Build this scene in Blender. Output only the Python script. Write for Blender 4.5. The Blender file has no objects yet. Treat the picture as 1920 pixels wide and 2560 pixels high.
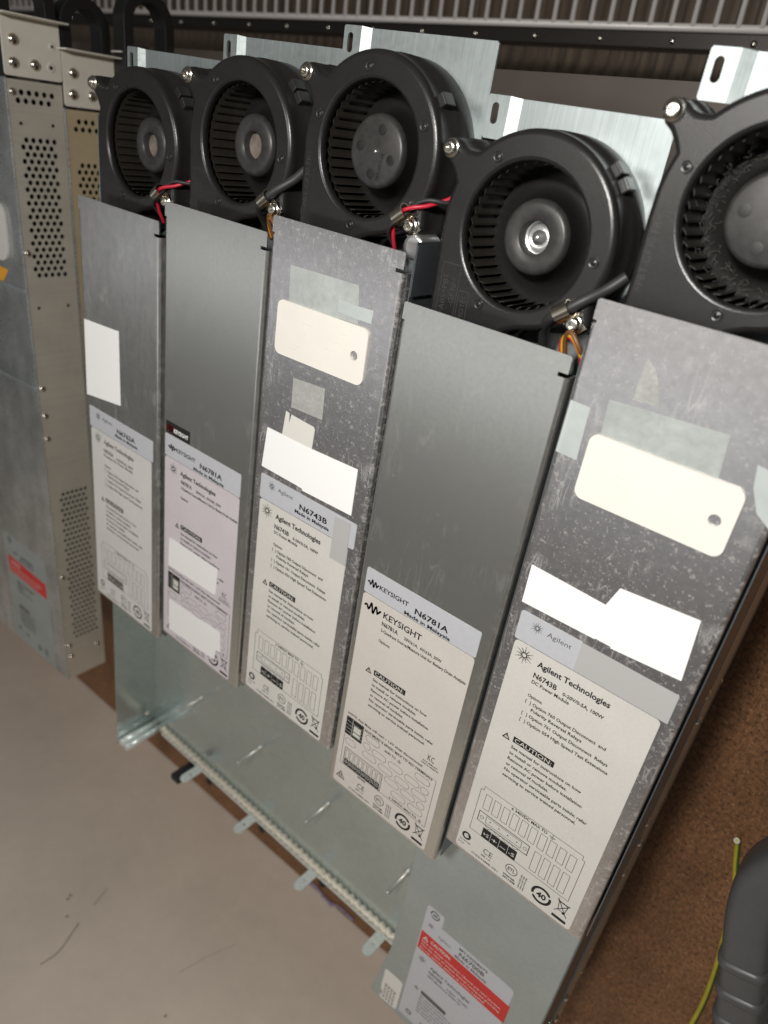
import bpy, bmesh, math, random
from mathutils import Vector, Matrix
from mathutils.geometry import tessellate_polygon
random.seed(7)
S = bpy.context.scene
C = S.collection
PI = math.pi

# ------------------------------------------------------------------ camera
# picture frame: x = along the row, y = up the page, z = up; the bench top is z = 0
RX = Vector((0.7625, 0.1482, -0.6298)); RD = Vector((0.4038, -0.8696, 0.2843)); RF = Vector((-0.5055, -0.4710, -0.7229))
cd = bpy.data.cameras.new('camera'); cam = bpy.data.objects.new('camera', cd); C.objects.link(cam)
f_ = RF.normalized(); r_ = (RX - f_ * RX.dot(f_)).normalized(); u_ = r_.cross(f_)
cam.matrix_world = Matrix(((r_.x, u_.x, -f_.x, .26), (r_.y, u_.y, -f_.y, .30), (r_.z, u_.z, -f_.z, .483), (0, 0, 0, 1)))
cd.sensor_fit = 'HORIZONTAL'; cd.sensor_width = 36.0; cd.lens = 36 * 1831.5 / 1920
cd.clip_start = .01; cd.clip_end = 60
cd.dof.use_dof = True; cd.dof.focus_distance = .39; cd.dof.aperture_fstop = 10.5
S.camera = cam

# ------------------------------------------------------------------ light
w = bpy.data.worlds.new('World'); S.world = w; w.use_nodes = True
w.node_tree.nodes['Background'].inputs[0].default_value = (1.0, .97, .93, 1); w.node_tree.nodes['Background'].inputs[1].default_value = .062
def lamp(name, loc, target, size, power, col, shape='DISK'):
    l = bpy.data.lights.new(name, 'AREA'); l.shape = shape; l.size = size; l.energy = power; l.color = col
    o = bpy.data.objects.new(name, l); C.objects.link(o); o.location = loc
    o.rotation_euler = (Vector(target) - Vector(loc)).to_track_quat('-Z', 'Y').to_euler(); return o
lamp('ceiling_lamp', (.206, .455, .70), (.14, .05, .15), .06, 3.95, (1.0, .972, .925))
tl_ = lamp('tube_lamp', (-1.7, -.42, 2.3), (-1.7, -.42, 0), 3.6, 3.6, (.93, .965, 1.0), 'RECTANGLE'); tl_.data.size_y = .34
lamp('wall_fill_lamp', (-.35, .55, 1.9), (-.2, -.57, .2), .4, 7.5, (1.0, .955, .895), 'SQUARE')  # added fill light, aimed at the wall to brighten it
S.view_settings.view_transform = 'Standard'; S.view_settings.look = 'None'; S.view_settings.exposure = 0.0; S.view_settings.gamma = 1.0
S.view_settings.use_curve_mapping = False
S.render.engine = 'CYCLES'

# ------------------------------------------------------------------ materials
def mat(name, col, rough=.5, metal=0.0, noise=None, bump=None, streak=None, speck=None, alpha=None, spec=None, aniso=None):
    """noise=(scale, amount) colour mottling; streak=(sx,sy,amount); speck=(scale, threshold, colour, amount); bump=(scale, strength)"""
    m = bpy.data.materials.new(name); m.use_nodes = True; nt = m.node_tree; b = nt.nodes['Principled BSDF']
    b.inputs['Roughness'].default_value = rough; b.inputs['Metallic'].default_value = metal
    if spec is not None: b.inputs['Specular IOR Level'].default_value = spec
    tc = nt.nodes.new('ShaderNodeTexCoord')
    rgb = nt.nodes.new('ShaderNodeRGB'); rgb.outputs[0].default_value = (*col, 1); out = rgb.outputs[0]
    def mapped(sx, sy, sz):
        mp = nt.nodes.new('ShaderNodeMapping'); mp.inputs['Scale'].default_value = (sx, sy, sz); nt.links.new(tc.outputs['Object'], mp.inputs[0]); return mp.outputs[0]
    def nz(vec, scale, detail=4, rr=.6):
        n = nt.nodes.new('ShaderNodeTexNoise'); n.inputs['Scale'].default_value = scale; n.inputs['Detail'].default_value = detail; n.inputs['Roughness'].default_value = rr
        nt.links.new(vec, n.inputs['Vector']); return n.outputs[0]
    def ramp(fac, a, b_, ca, cb):
        r = nt.nodes.new('ShaderNodeMapRange'); r.inputs[1].default_value = a; r.inputs[2].default_value = b_; r.inputs[3].default_value = ca; r.inputs[4].default_value = cb
        nt.links.new(fac, r.inputs[0]); return r.outputs[0]
    def mul(col_, fac):
        mx = nt.nodes.new('ShaderNodeMix'); mx.data_type = 'RGBA'; mx.blend_type = 'MULTIPLY'; mx.inputs[0].default_value = 1
        cmb = nt.nodes.new('ShaderNodeCombineColor'); [nt.links.new(fac, cmb.inputs[i]) for i in range(3)]
        nt.links.new(col_, mx.inputs[6]); nt.links.new(cmb.outputs[0], mx.inputs[7]); return mx.outputs[2]
    def mix(a, bcol, fac):
        mx = nt.nodes.new('ShaderNodeMix'); mx.data_type = 'RGBA'; nt.links.new(fac, mx.inputs[0]); nt.links.new(a, mx.inputs[6]); mx.inputs[7].default_value = (*bcol, 1); return mx.outputs[2]
    if noise:
        for sc, am in (noise if isinstance(noise[0], tuple) else (noise,)):
            out = mul(out, ramp(nz(tc.outputs['Object'], sc), .3, .7, 1 - am, 1 + am))
    if streak:
        sx, sy, am = streak
        out = mul(out, ramp(nz(mapped(sx, sy, 1), 1.0, 3), .3, .7, 1 - am, 1 + am))
    rfac = None
    if speck:
        for sc, th, cc, am in (speck if isinstance(speck[0], tuple) else (speck,)):
            fac = ramp(nz(tc.outputs['Object'], sc, 5, .7), th, th + .06, 0, am)
            out = mix(out, cc, fac)
            if rfac is None: rfac = fac
            else:
                mxn = nt.nodes.new('ShaderNodeMath'); mxn.operation = 'MAXIMUM'; nt.links.new(rfac, mxn.inputs[0]); nt.links.new(fac, mxn.inputs[1]); rfac = mxn.outputs[0]
    nt.links.new(out, b.inputs['Base Color'])
    if metal > .85 and rfac is not None: nt.links.new(ramp(rfac, 0, 1, metal, .15), b.inputs['Metallic'])
    if metal > .3 and metal < .85:
        rv = ramp(nz(tc.outputs['Object'], 350), .3, .7, rough - .04, rough + .05); nt.links.new(rv, b.inputs['Roughness'])
    if bump:
        bn = nt.nodes.new('ShaderNodeBump'); bn.inputs['Strength'].default_value = bump[1]; bn.inputs['Distance'].default_value = .0006
        nt.links.new(nz(tc.outputs['Object'], bump[0], 5), bn.inputs['Height']); nt.links.new(bn.outputs[0], b.inputs['Normal'])
    if alpha is not None: b.inputs['Alpha'].default_value = alpha
    return m

def add_scratches(m, amt=.5):
    """thin light scratch lines: narrow bands of a stretched, warped noise"""
    nt = m.node_tree; b = nt.nodes['Principled BSDF']; src = b.inputs['Base Color'].links[0].from_socket
    tc = nt.nodes.new('ShaderNodeTexCoord'); cur = src; msk = []
    for rot, sx, sy, th in ((.5, 55, 5, .008), (-.9, 40, 7, .007), (1.9, 60, 6, .008), (2.6, 70, 9, .006), (.15, 80, 12, .007)):
        mp = nt.nodes.new('ShaderNodeMapping'); mp.inputs['Rotation'].default_value = (0, 0, rot); mp.inputs['Scale'].default_value = (sx, sy, 1)
        nt.links.new(tc.outputs['Object'], mp.inputs[0])
        n = nt.nodes.new('ShaderNodeTexNoise'); n.inputs['Scale'].default_value = 1; n.inputs['Detail'].default_value = 2.5; nt.links.new(mp.outputs[0], n.inputs['Vector'])
        s = nt.nodes.new('ShaderNodeMath'); s.operation = 'SUBTRACT'; s.inputs[1].default_value = .52; nt.links.new(n.outputs[0], s.inputs[0])
        a = nt.nodes.new('ShaderNodeMath'); a.operation = 'ABSOLUTE'; nt.links.new(s.outputs[0], a.inputs[0])
        r = nt.nodes.new('ShaderNodeMapRange'); r.inputs[1].default_value = 0; r.inputs[2].default_value = th; r.inputs[3].default_value = amt; r.inputs[4].default_value = 0; nt.links.new(a.outputs[0], r.inputs[0])
        n2 = nt.nodes.new('ShaderNodeTexNoise'); n2.inputs['Scale'].default_value = 38; nt.links.new(tc.outputs['Object'], n2.inputs['Vector'])
        r2 = nt.nodes.new('ShaderNodeMapRange'); r2.inputs[1].default_value = .52; r2.inputs[2].default_value = .62; nt.links.new(n2.outputs[0], r2.inputs[0])
        mm = nt.nodes.new('ShaderNodeMath'); mm.operation = 'MULTIPLY'; nt.links.new(r.outputs[0], mm.inputs[0]); nt.links.new(r2.outputs[0], mm.inputs[1])
        msk.append(mm.outputs[0]); mx = nt.nodes.new('ShaderNodeMix'); mx.data_type = 'RGBA'; nt.links.new(mm.outputs[0], mx.inputs[0]); nt.links.new(cur, mx.inputs[6]); mx.inputs[7].default_value = (.55, .55, .53, 1); cur = mx.outputs[2]
    nt.links.new(cur, b.inputs['Base Color'])
    # dust and rub wear along the folded right edge
    sep = nt.nodes.new('ShaderNodeSeparateXYZ'); nt.links.new(tc.outputs['Object'], sep.inputs[0])
    e1 = nt.nodes.new('ShaderNodeMapRange'); e1.inputs[1].default_value = .078; e1.inputs[2].default_value = .0905; e1.inputs[3].default_value = 0; e1.inputs[4].default_value = .30; nt.links.new(sep.outputs[0], e1.inputs[0])
    n3 = nt.nodes.new('ShaderNodeTexNoise'); n3.inputs['Scale'].default_value = 260; n3.inputs['Detail'].default_value = 5; n3.inputs['Roughness'].default_value = .7; nt.links.new(tc.outputs['Object'], n3.inputs['Vector'])
    ad = nt.nodes.new('ShaderNodeMath'); ad.operation = 'ADD'; nt.links.new(n3.outputs[0], ad.inputs[0]); nt.links.new(e1.outputs[0], ad.inputs[1])
    e2 = nt.nodes.new('ShaderNodeMapRange'); e2.inputs[1].default_value = .80; e2.inputs[2].default_value = .93; e2.inputs[3].default_value = 0; e2.inputs[4].default_value = amt; nt.links.new(ad.outputs[0], e2.inputs[0])
    msk.append(e2.outputs[0])
    mx = nt.nodes.new('ShaderNodeMix'); mx.data_type = 'RGBA'; nt.links.new(e2.outputs[0], mx.inputs[0]); nt.links.new(cur, mx.inputs[6]); mx.inputs[7].default_value = (.5, .48, .44, 1); nt.links.new(mx.outputs[2], b.inputs['Base Color'])
    tot = None
    for q in msk:
        if tot is None: tot = q; continue
        mxn = nt.nodes.new('ShaderNodeMath'); mxn.operation = 'MAXIMUM'; nt.links.new(tot, mxn.inputs[0]); nt.links.new(q, mxn.inputs[1]); tot = mxn.outputs[0]
    inv = nt.nodes.new('ShaderNodeMath'); inv.operation = 'SUBTRACT'; inv.inputs[0].default_value = 1; nt.links.new(tot, inv.inputs[1])
    ml = nt.nodes.new('ShaderNodeMath'); ml.operation = 'MULTIPLY'; nt.links.new(b.inputs['Metallic'].links[0].from_socket, ml.inputs[0]); nt.links.new(inv.outputs[0], ml.inputs[1]); nt.links.new(ml.outputs[0], b.inputs['Metallic'])

M = {}
M['galv'] = mat('brushed zinc plate', (.43, .48, .485), .44, .8, noise=(35, .06), streak=(900, 25, .13))
M['zinc'] = mat('zinc plated sheet', (.50, .565, .555), .23, .75, noise=((14, .06), (160, .04)))
M['zincpanel'] = mat('dull zinc panel', (.40, .44, .43), .42, .45, noise=((18, .07), (300, .05)))
M['steel_dk'] = mat('steel side', (.22, .24, .26), .38, .8, noise=(40, .1))  # module sides are galvanised; their dark reflections are put into this colour
M['lid_plain'] = mat('smooth steel lid', (.70, .70, .655), .27, .93, noise=((7, .04), (500, .05)), speck=((420, .68, (.50, .50, .48), .8),))
M['lid_worn'] = mat('worn steel lid', (.66, .64, .64), .27, .92, noise=((12, .04), (260, .08)), speck=((330, .585, (.38, .375, .365), .6), (620, .59, (.42, .415, .40), .65), (60, .71, (.34, .345, .32), .35)))
M['lid_dull'] = mat('dull steel lid', (.66, .65, .625), .28, .93, noise=((14, .09), (200, .07)), streak=(220, 30, .06), speck=((400, .66, (.45, .45, .43), .7),))
for k, a in (('lid_plain', .08), ('lid_worn', .34), ('lid_dull', .2)): add_scratches(M[k], a)
M['plastic'] = mat('black glass filled plastic', (.0175, .0165, .016), .29, 0, noise=((60, .15), (900, .12)), bump=(1600, .12), spec=.55)
M['moulded'] = mat('moulded lettering', (.050, .047, .045), .5)
M['plastic_g'] = mat('grey black hub plastic', (.036, .034, .033), .38, 0, noise=((60, .25), (300, .2)), spec=.5)
M['plastic_in'] = mat('black impeller plastic', (.010, .009, .008), .5, 0, noise=(80, .15))  # shade inside the blower is put into this darker colour
M['blade_lit'] = mat('lit impeller plastic', (.024, .020, .016), .5, 0, noise=(120, .3))  # lighter than the rest of the impeller: lamplight on blades painted in
M['clip'] = mat('black clip plastic', (.02, .02, .02), .35)
M['screw'] = mat('nickel screw', (.72, .68, .60), .22, 1.0, noise=(300, .12))
M['nickel'] = mat('nickel clamp', (.66, .60, .49), .25, 1.0, noise=(120, .1))
M['red'] = mat('red wire', (.55, .02, .045), .38)
M['blk'] = mat('black sleeve', (.03, .03, .03), .5)
M['brown'] = mat('brown wire', (.16, .07, .025), .4)
M['yellow'] = mat('yellow wire', (.75, .48, .02), .4)
M['pcb'] = mat('green circuit board', (.015, .07, .03), .4, noise=(200, .3))
M['silver'] = mat('aluminium can', (.8, .8, .8), .3, .9)
M['lab_cream'] = mat('cream paper label', (.62, .60, .565), .6, 0, noise=((40, .03), (900, .04)), speck=((300, .69, (.30, .28, .24), .5),))
M['lab_pink'] = mat('pinkish paper label', (.58, .53, .56), .6, 0, noise=((40, .03), (900, .04)), speck=((260, .70, (.3, .27, .26), .45),))
M['lab_grey'] = mat('grey paper label', (.60, .585, .565), .6, 0, noise=((40, .03), (900, .04)))
M['lab_taupe'] = mat('pale taupe label', (.60, .56, .52), .6, 0, noise=((40, .03), (900, .04)), speck=((280, .71, (.3, .27, .26), .4),))
M['serial'] = mat('silver grey sticker', (.54, .55, .585), .5, .1, noise=(300, .03))
M['patch_l'] = mat('pale grey sticker', (.80, .79, .78), .7)
M['patch'] = mat('plain grey sticker', (.44, .435, .43), .7)
M['white'] = mat('blank white sticker', (.95, .95, .945), .6)
M['paper_w'] = mat('small white label', (.72, .70, .66), .6)
M['ivory'] = mat('ivory plastic tag', (.83, .80, .735), .45, noise=((60, .02),), speck=((190, .73, (.45, .40, .34), .35),))
M['ink'] = mat('black ink', (.012, .012, .012), .6)
M['inkgrey'] = mat('worn grey ink', (.10, .095, .09), .6)
M['inkw'] = mat('knocked out white', (.62, .60, .55), .6)
M['inkred'] = mat('red print', (.75, .03, .04), .5)
M['redlab'] = mat('red caution label', (.58, .035, .03), .5, noise=(60, .05))
M['tape'] = mat('frosted tape', (.74, .80, .77), .35, 0, noise=((250, .10), (40, .08)), alpha=.5)
M['tape_l'] = mat('clean frosted tape', (.62, .67, .66), .4, 0, noise=((120, .06),), alpha=.75)
M['residue'] = mat('glue residue', (.88, .89, .85), .6, 0, noise=((700, .16), (90, .12)), alpha=.38)
M['gasket'] = mat('knit mesh gasket', (.66, .62, .52), .35, .4, noise=(900, .5), bump=(700, 1.0))
M['bright'] = mat('lit zinc', (.72, .78, .76), .25, .35)  # paler than the zinc sheet: lamplight on tabs and post painted in
M['pin'] = mat('turned steel pin', (.50, .50, .47), .3, .45)
M['dulled'] = mat('dull beige bush', (.17, .145, .12), .5, .1, noise=(200, .25))
M['trim'] = mat('brown grey steel edge', (.075, .06, .05), .5, .2, noise=(30, .08))
M['enamel'] = mat('off white enamel', (.74, .70, .62), .42, 0, noise=(40, .04), spec=.5)
M['side_steel'] = mat('plated steel side', (.70, .66, .57), .34, .35, noise=((25, .08),), streak=(25, 300, .05))
M['side_gold'] = mat('yellow chromate side', (.66, .55, .36), .38, .3, noise=((25, .08),))
M['lid_unit'] = mat('smudged steel cover', (.55, .57, .57), .28, .8, noise=((9, .28), (60, .1)), streak=(40, 8, .15))
M['hole'] = mat('dark inside', (.006, .006, .005), .8)  # black that stands for the shade inside holes
M['board'] = mat('brown fibre board', (.20, .095, .042), .6, 0, noise=((4, .16), (22, .16), (300, .34)), streak=(620, 200, .34), speck=((330, .56, (.035, .015, .008), .9), (360, .60, (.46, .29, .16), .7)), bump=(420, .7))
M['benchleg'] = mat('dark steel leg', (.05, .05, .05), .5, .5)
M['floor'] = mat('grey vinyl floor', (.335, .29, .24), .55, 0, noise=((1.6, .10), (9, .05), (400, .03)))
M['wall'] = mat('grey painted wall', (.74, .645, .55), .45, 0, noise=((3, .06), (11, .05), (60, .025), (700, .03)))
M['chrome'] = mat('bright wire', (.88, .84, .82), .35, .1)
M['deckwire'] = mat('dull wire', (.22, .18, .15), .5)
M['dkrail'] = mat('dark shelf rail', (.05, .045, .042), .35, .6)
M['card'] = mat('brown cardboard', (.17, .12, .08), .8, noise=(12, .12), streak=(3, 60, .06))
M['deck'] = mat('brown shelf deck', (.20, .15, .11), .5, noise=(20, .1))
M['handle'] = mat('black handle', (.012, .012, .012), .4)
M['grey_pl'] = mat('dark grey plastic', (.085, .085, .088), .38, noise=(90, .06), bump=(900, .08))
M['grey_lt'] = mat('mid grey plastic', (.20, .20, .20), .5)
M['gyel'] = mat('yellow insulation', (.42, .36, .03), .45, noise=(90, .15))
M['ggrn'] = mat('green insulation', (.05, .14, .03), .45)
M['wht'] = mat('cut wire core', (.75, .72, .66), .5)
M['lintm'] = mat('grey lint', (.10, .095, .085), .9)
M['hair'] = mat('dark fibre', (.12, .10, .085), .6)
M['crumb'] = mat('crumb', (.22, .18, .12), .7)
M['scuffm'] = mat('faint scuff', (.33, .285, .24), .7)
M['purple'] = mat('purple thread', (.30, .25, .36), .7)
M['orange'] = mat('orange sticker', (.75, .35, .02), .5)
M['rubber'] = mat('black rubber', (.012, .012, .012), .55)

# ------------------------------------------------------------------ mesh helpers
def link(name, me, m=None, parent=None):
    o = bpy.data.objects.new(name, me); C.objects.link(o)
    if m is not None and me is not None and not me.materials: me.materials.append(M[m] if isinstance(m, str) else m)
    if parent: o.parent = parent
    return o
def empty(name, loc=(0, 0, 0), rz=0, label=None, cat=None, group=None):
    o = bpy.data.objects.new(name, None); C.objects.link(o); o.location = loc; o.rotation_euler = (0, 0, rz); o.empty_display_size = .02
    tag(o, label, cat, group); return o
def tag(o, label=None, cat=None, group=None, kind=None):
    if label: o['label'] = label
    if cat: o['category'] = cat
    if group: o['group'] = group
    if kind: o['kind'] = kind
    return o
class MB:
    def __init__(s): s.v = []; s.f = []; s.sm = []; s.mi = []
    def add(s, vs, fs, smooth=False, mi=0):
        n = len(s.v); s.v += [tuple(v) for v in vs]; s.f += [tuple(i + n for i in f) for f in fs]; s.sm += [smooth] * len(fs); s.mi += [mi] * len(fs); return s
    def box(s, a, b, mi=0):
        x0, y0, z0 = a; x1, y1, z1 = b
        return s.add([(x0, y0, z0), (x1, y0, z0), (x1, y1, z0), (x0, y1, z0), (x0, y0, z1), (x1, y0, z1), (x1, y1, z1), (x0, y1, z1)],
                     [(3, 2, 1, 0), (4, 5, 6, 7), (0, 1, 5, 4), (1, 2, 6, 5), (2, 3, 7, 6), (3, 0, 4, 7)], mi=mi)
    def flat(s, outline, holes=(), z0=0, z1=None, mi=0):
        """polygon with holes; a prism between z0 and z1, or a sheet at z0"""
        loops = [list(outline)] + [list(h) for h in holes]
        tris = tessellate_polygon([[Vector((p[0], p[1], 0)) for p in l] for l in loops])
        pts = [p for l in loops for p in l]
        def up(t):
            a, b, c = (pts[i] for i in t)
            return t if (b[0] - a[0]) * (c[1] - a[1]) - (b[1] - a[1]) * (c[0] - a[0]) > 0 else t[::-1]
        tris = [up(tuple(t)) for t in tris]
        if z1 is None:
            return s.add([(p[0], p[1], z0) for p in pts], tris, mi=mi)
        n = len(pts); vs = [(p[0], p[1], z1) for p in pts] + [(p[0], p[1], z0) for p in pts]
        fs = tris + [tuple(i + n for i in t[::-1]) for t in tris]; k = 0
        for li, l in enumerate(loops):
            ar = sum(l[i][0] * l[(i + 1) % len(l)][1] - l[(i + 1) % len(l)][0] * l[i][1] for i in range(len(l)))
            ccw = (ar > 0) == (li == 0)
            for i in range(len(l)):
                a = k + i; b = k + (i + 1) % len(l)
                fs.append((a + n, b + n, b, a) if ccw else (b + n, a + n, a, b))
            k += len(l)
        return s.add(vs, fs, mi=mi)
    def lathe(s, prof, seg=32, axis=None, cap0=False, cap1=False, mi=0, smooth=True):
        """prof = [(r, h)...]; about local z, or mapped by matrix axis"""
        A = axis or Matrix()
        vs = []; fs = []
        for r, h in prof:
            for k in range(seg):
                a = 2 * PI * k / seg; vs.append(A @ Vector((r * math.cos(a), r * math.sin(a), h)))
        for j in range(len(prof) - 1):
            for k in range(seg):
                a = j * seg + k; b = j * seg + (k + 1) % seg; fs.append((a, b, b + seg, a + seg))
        if cap0: fs.append(tuple(reversed(range(seg))))
        if cap1: fs.append(tuple(range((len(prof) - 1) * seg, len(prof) * seg)))
        return s.add(vs, fs, smooth, mi)
    def tube(s, pts, r, seg=10, caps=True, mi=0, stripe=None, radii=None):
        pts = [Vector(p) for p in pts]; n = len(pts); vs = []; prev = None
        for i, p in enumerate(pts):
            t = (pts[min(i + 1, n - 1)] - pts[max(i - 1, 0)]).normalized()
            if prev is None:
                a = Vector((0, 0, 1)) if abs(t.z) < .9 else Vector((1, 0, 0)); nx = (a - t * a.dot(t)).normalized()
            else: nx = (prev - t * prev.dot(t)).normalized()
            prev = nx; ny = t.cross(nx); rr = radii[i] if radii else r
            for k in range(seg):
                a = 2 * PI * k / seg; vs.append(p + (nx * math.cos(a) + ny * math.sin(a)) * rr)
        base = len(s.v); s.v += [tuple(v) for v in vs]
        for i in range(n - 1):
            for k in range(seg):
                a = i * seg + k; b = i * seg + (k + 1) % seg
                s.f.append((base + a, base + b, base + b + seg, base + a + seg)); s.sm.append(True)
                s.mi.append(1 if stripe and stripe(k, seg) else mi)
        if caps:
            s.f.append(tuple(base + k for k in reversed(range(seg)))); s.f.append(tuple(base + (n - 1) * seg + k for k in range(seg))); s.sm += [False] * 2; s.mi += [mi] * 2
        return s
    def loft(s, rings, smooth=True, mi=0):
        n = len(rings[0]); vs = [p for r in rings for p in r]; fs = []
        for j in range(len(rings) - 1):
            for k in range(n):
                a = j * n + k; b = j * n + (k + 1) % n; fs.append((a, b, b + n, a + n))
        return s.add(vs, fs, smooth, mi)
    def mesh(s, name='mesh', bevel=None):
        me = bpy.data.meshes.new(name); me.from_pydata(s.v, [], s.f); me.update()
        me.polygons.foreach_set('use_smooth', s.sm); me.polygons.foreach_set('material_index', s.mi)
        return me
    def obj(s, name, m, parent=None, bevel=None, extra=()):
        me = s.mesh(name); me.materials.append(M[m])
        for e in extra: me.materials.append(M[e])
        o = link(name, me, None, parent)
        if bevel:
            b = o.modifiers.new('bevel', 'BEVEL'); b.width = bevel; b.segments = 2; b.limit_method = 'ANGLE'; b.angle_limit = .6; b.harden_normals = False
        return o
def bezier(pts, n=12):
    """smooth Catmull-Rom path through points"""
    P = [Vector(p) for p in pts]; out = []
    for i in range(len(P) - 1):
        a = P[max(i - 1, 0)]; b = P[i]; c = P[i + 1]; d = P[min(i + 2, len(P) - 1)]
        for k in range(n):
            t = k / n; out.append(.5 * ((2 * b) + (c - a) * t + (2 * a - 5 * b + 4 * c - d) * t * t + (3 * b - a - 3 * c + d) * t ** 3))
    out.append(P[-1]); return out
def circ(cx, cy, r, n=20, ry=None): return [(cx + r * math.cos(2 * PI * k / n), cy + (ry or r) * math.sin(2 * PI * k / n)) for k in range(n)]
def rrect(x0, y0, x1, y1, r, n=4):
    if r <= 0: return [(x0, y0), (x1, y0), (x1, y1), (x0, y1)]
    out = []
    for cx, cy, a in ((x1 - r, y1 - r, 0), (x0 + r, y1 - r, 90), (x0 + r, y0 + r, 180), (x1 - r, y0 + r, 270)):
        for k in range(n + 1): t = math.radians(a + 90 * k / n); out.append((cx + r * math.cos(t), cy + r * math.sin(t)))
    return out

# ------------------------------------------------------------------ printing: flat ink meshes, label coordinates in mm (u right, v down)
_glyph = {}
def text_mesh(s, bold):
    key = (s, bold)
    if key in _glyph: return _glyph[key]
    cu = bpy.data.curves.new('t', 'FONT'); cu.body = s; cu.size = 1; cu.resolution_u = 2; cu.offset = bold
    o = bpy.data.objects.new('t', cu); C.objects.link(o)
    dg = bpy.context.evaluated_depsgraph_get(); me = bpy.data.meshes.new_from_object(o.evaluated_get(dg))
    vs = [tuple(v.co) for v in me.vertices]; fs = [tuple(p.vertices) for p in me.polygons]
    bpy.data.objects.remove(o); bpy.data.curves.remove(cu); bpy.data.meshes.remove(me)
    _glyph[key] = (vs, fs); return vs, fs
_h = text_mesh('H', 0)[0]; CAP = max(v[1] for v in _h) - min(v[1] for v in _h)
class Ink:
    """collects print; everything is drawn at height z (metres) in module coordinates"""
    def __init__(s, z, m=.001): s.mb = MB(); s.z = z; s.k = m
    def poly(s, pts, holes=()):
        s.mb.flat([(p[0] * s.k, -p[1] * s.k) for p in pts], [[(p[0] * s.k, -p[1] * s.k) for p in h] for h in holes], s.z)
    def rect(s, a, b, c, d): s.poly([(a, b), (c, b), (c, d), (a, d)])
    def line(s, pts, w=.25, closed=False):
        q = list(pts) + ([pts[0]] if closed else [])
        for a, b in zip(q, q[1:]):
            dx, dy = b[0] - a[0], b[1] - a[1]; L = math.hypot(dx, dy) or 1; nx, ny = -dy / L * w / 2, dx / L * w / 2; ex, ey = dx / L * w / 2, dy / L * w / 2
            s.poly([(a[0] - ex + nx, a[1] - ey + ny), (b[0] + ex + nx, b[1] + ey + ny), (b[0] + ex - nx, b[1] + ey - ny), (a[0] - ex - nx, a[1] - ey - ny)])
    def frame(s, a, b, c, d, w=.25): s.poly([(a, b), (c, b), (c, d), (a, d)], [[(a + w, b + w), (c - w, b + w), (c - w, d - w), (a + w, d - w)]])
    def ring(s, cx, cy, r, w=.3, n=24, ry=None): s.poly(circ(cx, cy, r, n, ry), [circ(cx, cy, r - w, n, (ry - w) if ry else None)])
    def text(s, t, u0, v, u1=None, h=2.0, bold=.012, rot=0, z=None):
        bold = bold + .006 if bold > .009 else bold
        vs, fs = text_mesh(t, bold)
        if not vs: return
        x0 = min(p[0] for p in vs); x1 = max(p[0] for p in vs); sy = h / CAP; sx = (u1 - u0) / (x1 - x0) if u1 else sy
        c, n = math.cos(rot), math.sin(rot); out = []
        for x, y, _ in vs:
            X = (x - x0) * sx; Y = y * sy; out.append(((u0 + X * c - Y * n) * s.k, (-v + X * n + Y * c) * s.k, s.z))
        s.mb.add(out, fs)
    def obj(s, name, m, parent):
        if not s.mb.v: return None
        o = s.mb.obj(name, m, parent); o['kind'] = 'stuff'; return o
def star(k, cx, cy, R):
    for i in range(12):
        a = 2 * PI * i / 12; n = 5 if i % 2 else 4
        for j in range(n):
            rr = R * (.30 + .17 * j) * (1 if i % 2 else .92); d = R * (.085 - .010 * j)
            k.poly(circ(cx + rr * math.cos(a), cy + rr * math.sin(a), d, 7))
def wave(k, u0, v, u1, amp):
    pts = []; n = 40
    for i in range(n + 1):
        t = i / n; env = [0.25, .55, 1.0, 1.0, .75, .3][min(5, int(t * 6))]; pts.append((u0 + (u1 - u0) * t, v - amp * env * math.sin(t * 2 * PI * 3.2)))
    k.line(pts, amp * .42)
def ring40(k, cx, cy, R=6.2):
    for a0, a1 in ((-20, 140), (160, 320)):
        o = [(cx + R * math.cos(math.radians(a)), cy + R * math.sin(math.radians(a))) for a in range(a0, a1 + 1, 8)]
        i = [(cx + R * .74 * math.cos(math.radians(a)), cy + R * .74 * math.sin(math.radians(a))) for a in range(a1, a0 - 1, -8)]
        tip = math.radians(a1 + 10); k.poly(o + [(cx + R * .87 * math.cos(tip), cy + R * .87 * math.sin(tip))] + i)
    k.text('40', cx - R * .48, cy + R * .32, cx + R * .48, R * .62, .03)
def bin_mark(k, cx, cy, s=1.0):
    k.line([(cx - 3 * s, cy - 3 * s), (cx - 2.2 * s, cy + 4 * s), (cx + 2.2 * s, cy + 4 * s), (cx + 3 * s, cy - 3 * s)], .4, True)
    k.line([(cx - 4 * s, cy - 3.4 * s), (cx + 3.6 * s, cy - 3.4 * s)], .5)
    k.line([(cx - 4 * s, cy - 5 * s), (cx + 4 * s, cy + 6.5 * s)], .5); k.line([(cx + 4 * s, cy - 4 * s), (cx - 4 * s, cy + 6 * s)], .5)
    k.poly(circ(cx + 1.6 * s, cy + 4.4 * s, 1.0 * s, 10))
def warning_triangle(k, cx, cy, s=2.4):
    o = [(cx, cy - s), (cx + s, cy + s * .75), (cx - s, cy + s * .75)]; i = [(cx, cy - s * .45), (cx + s * .55, cy + s * .48), (cx - s * .55, cy + s * .48)]
    k.poly(o, [i]); k.rect(cx - .15, cy - .6, cx + .15, cy + .7)
def ground(k, cx, cy, s=1.0):
    k.line([(cx, cy - 1.6 * s), (cx, cy)], .3)
    for i, wd in enumerate((1.7, 1.1, .5)): k.line([(cx - wd * s, cy + i * .7 * s), (cx + wd * s, cy + i * .7 * s)], .3)
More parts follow.
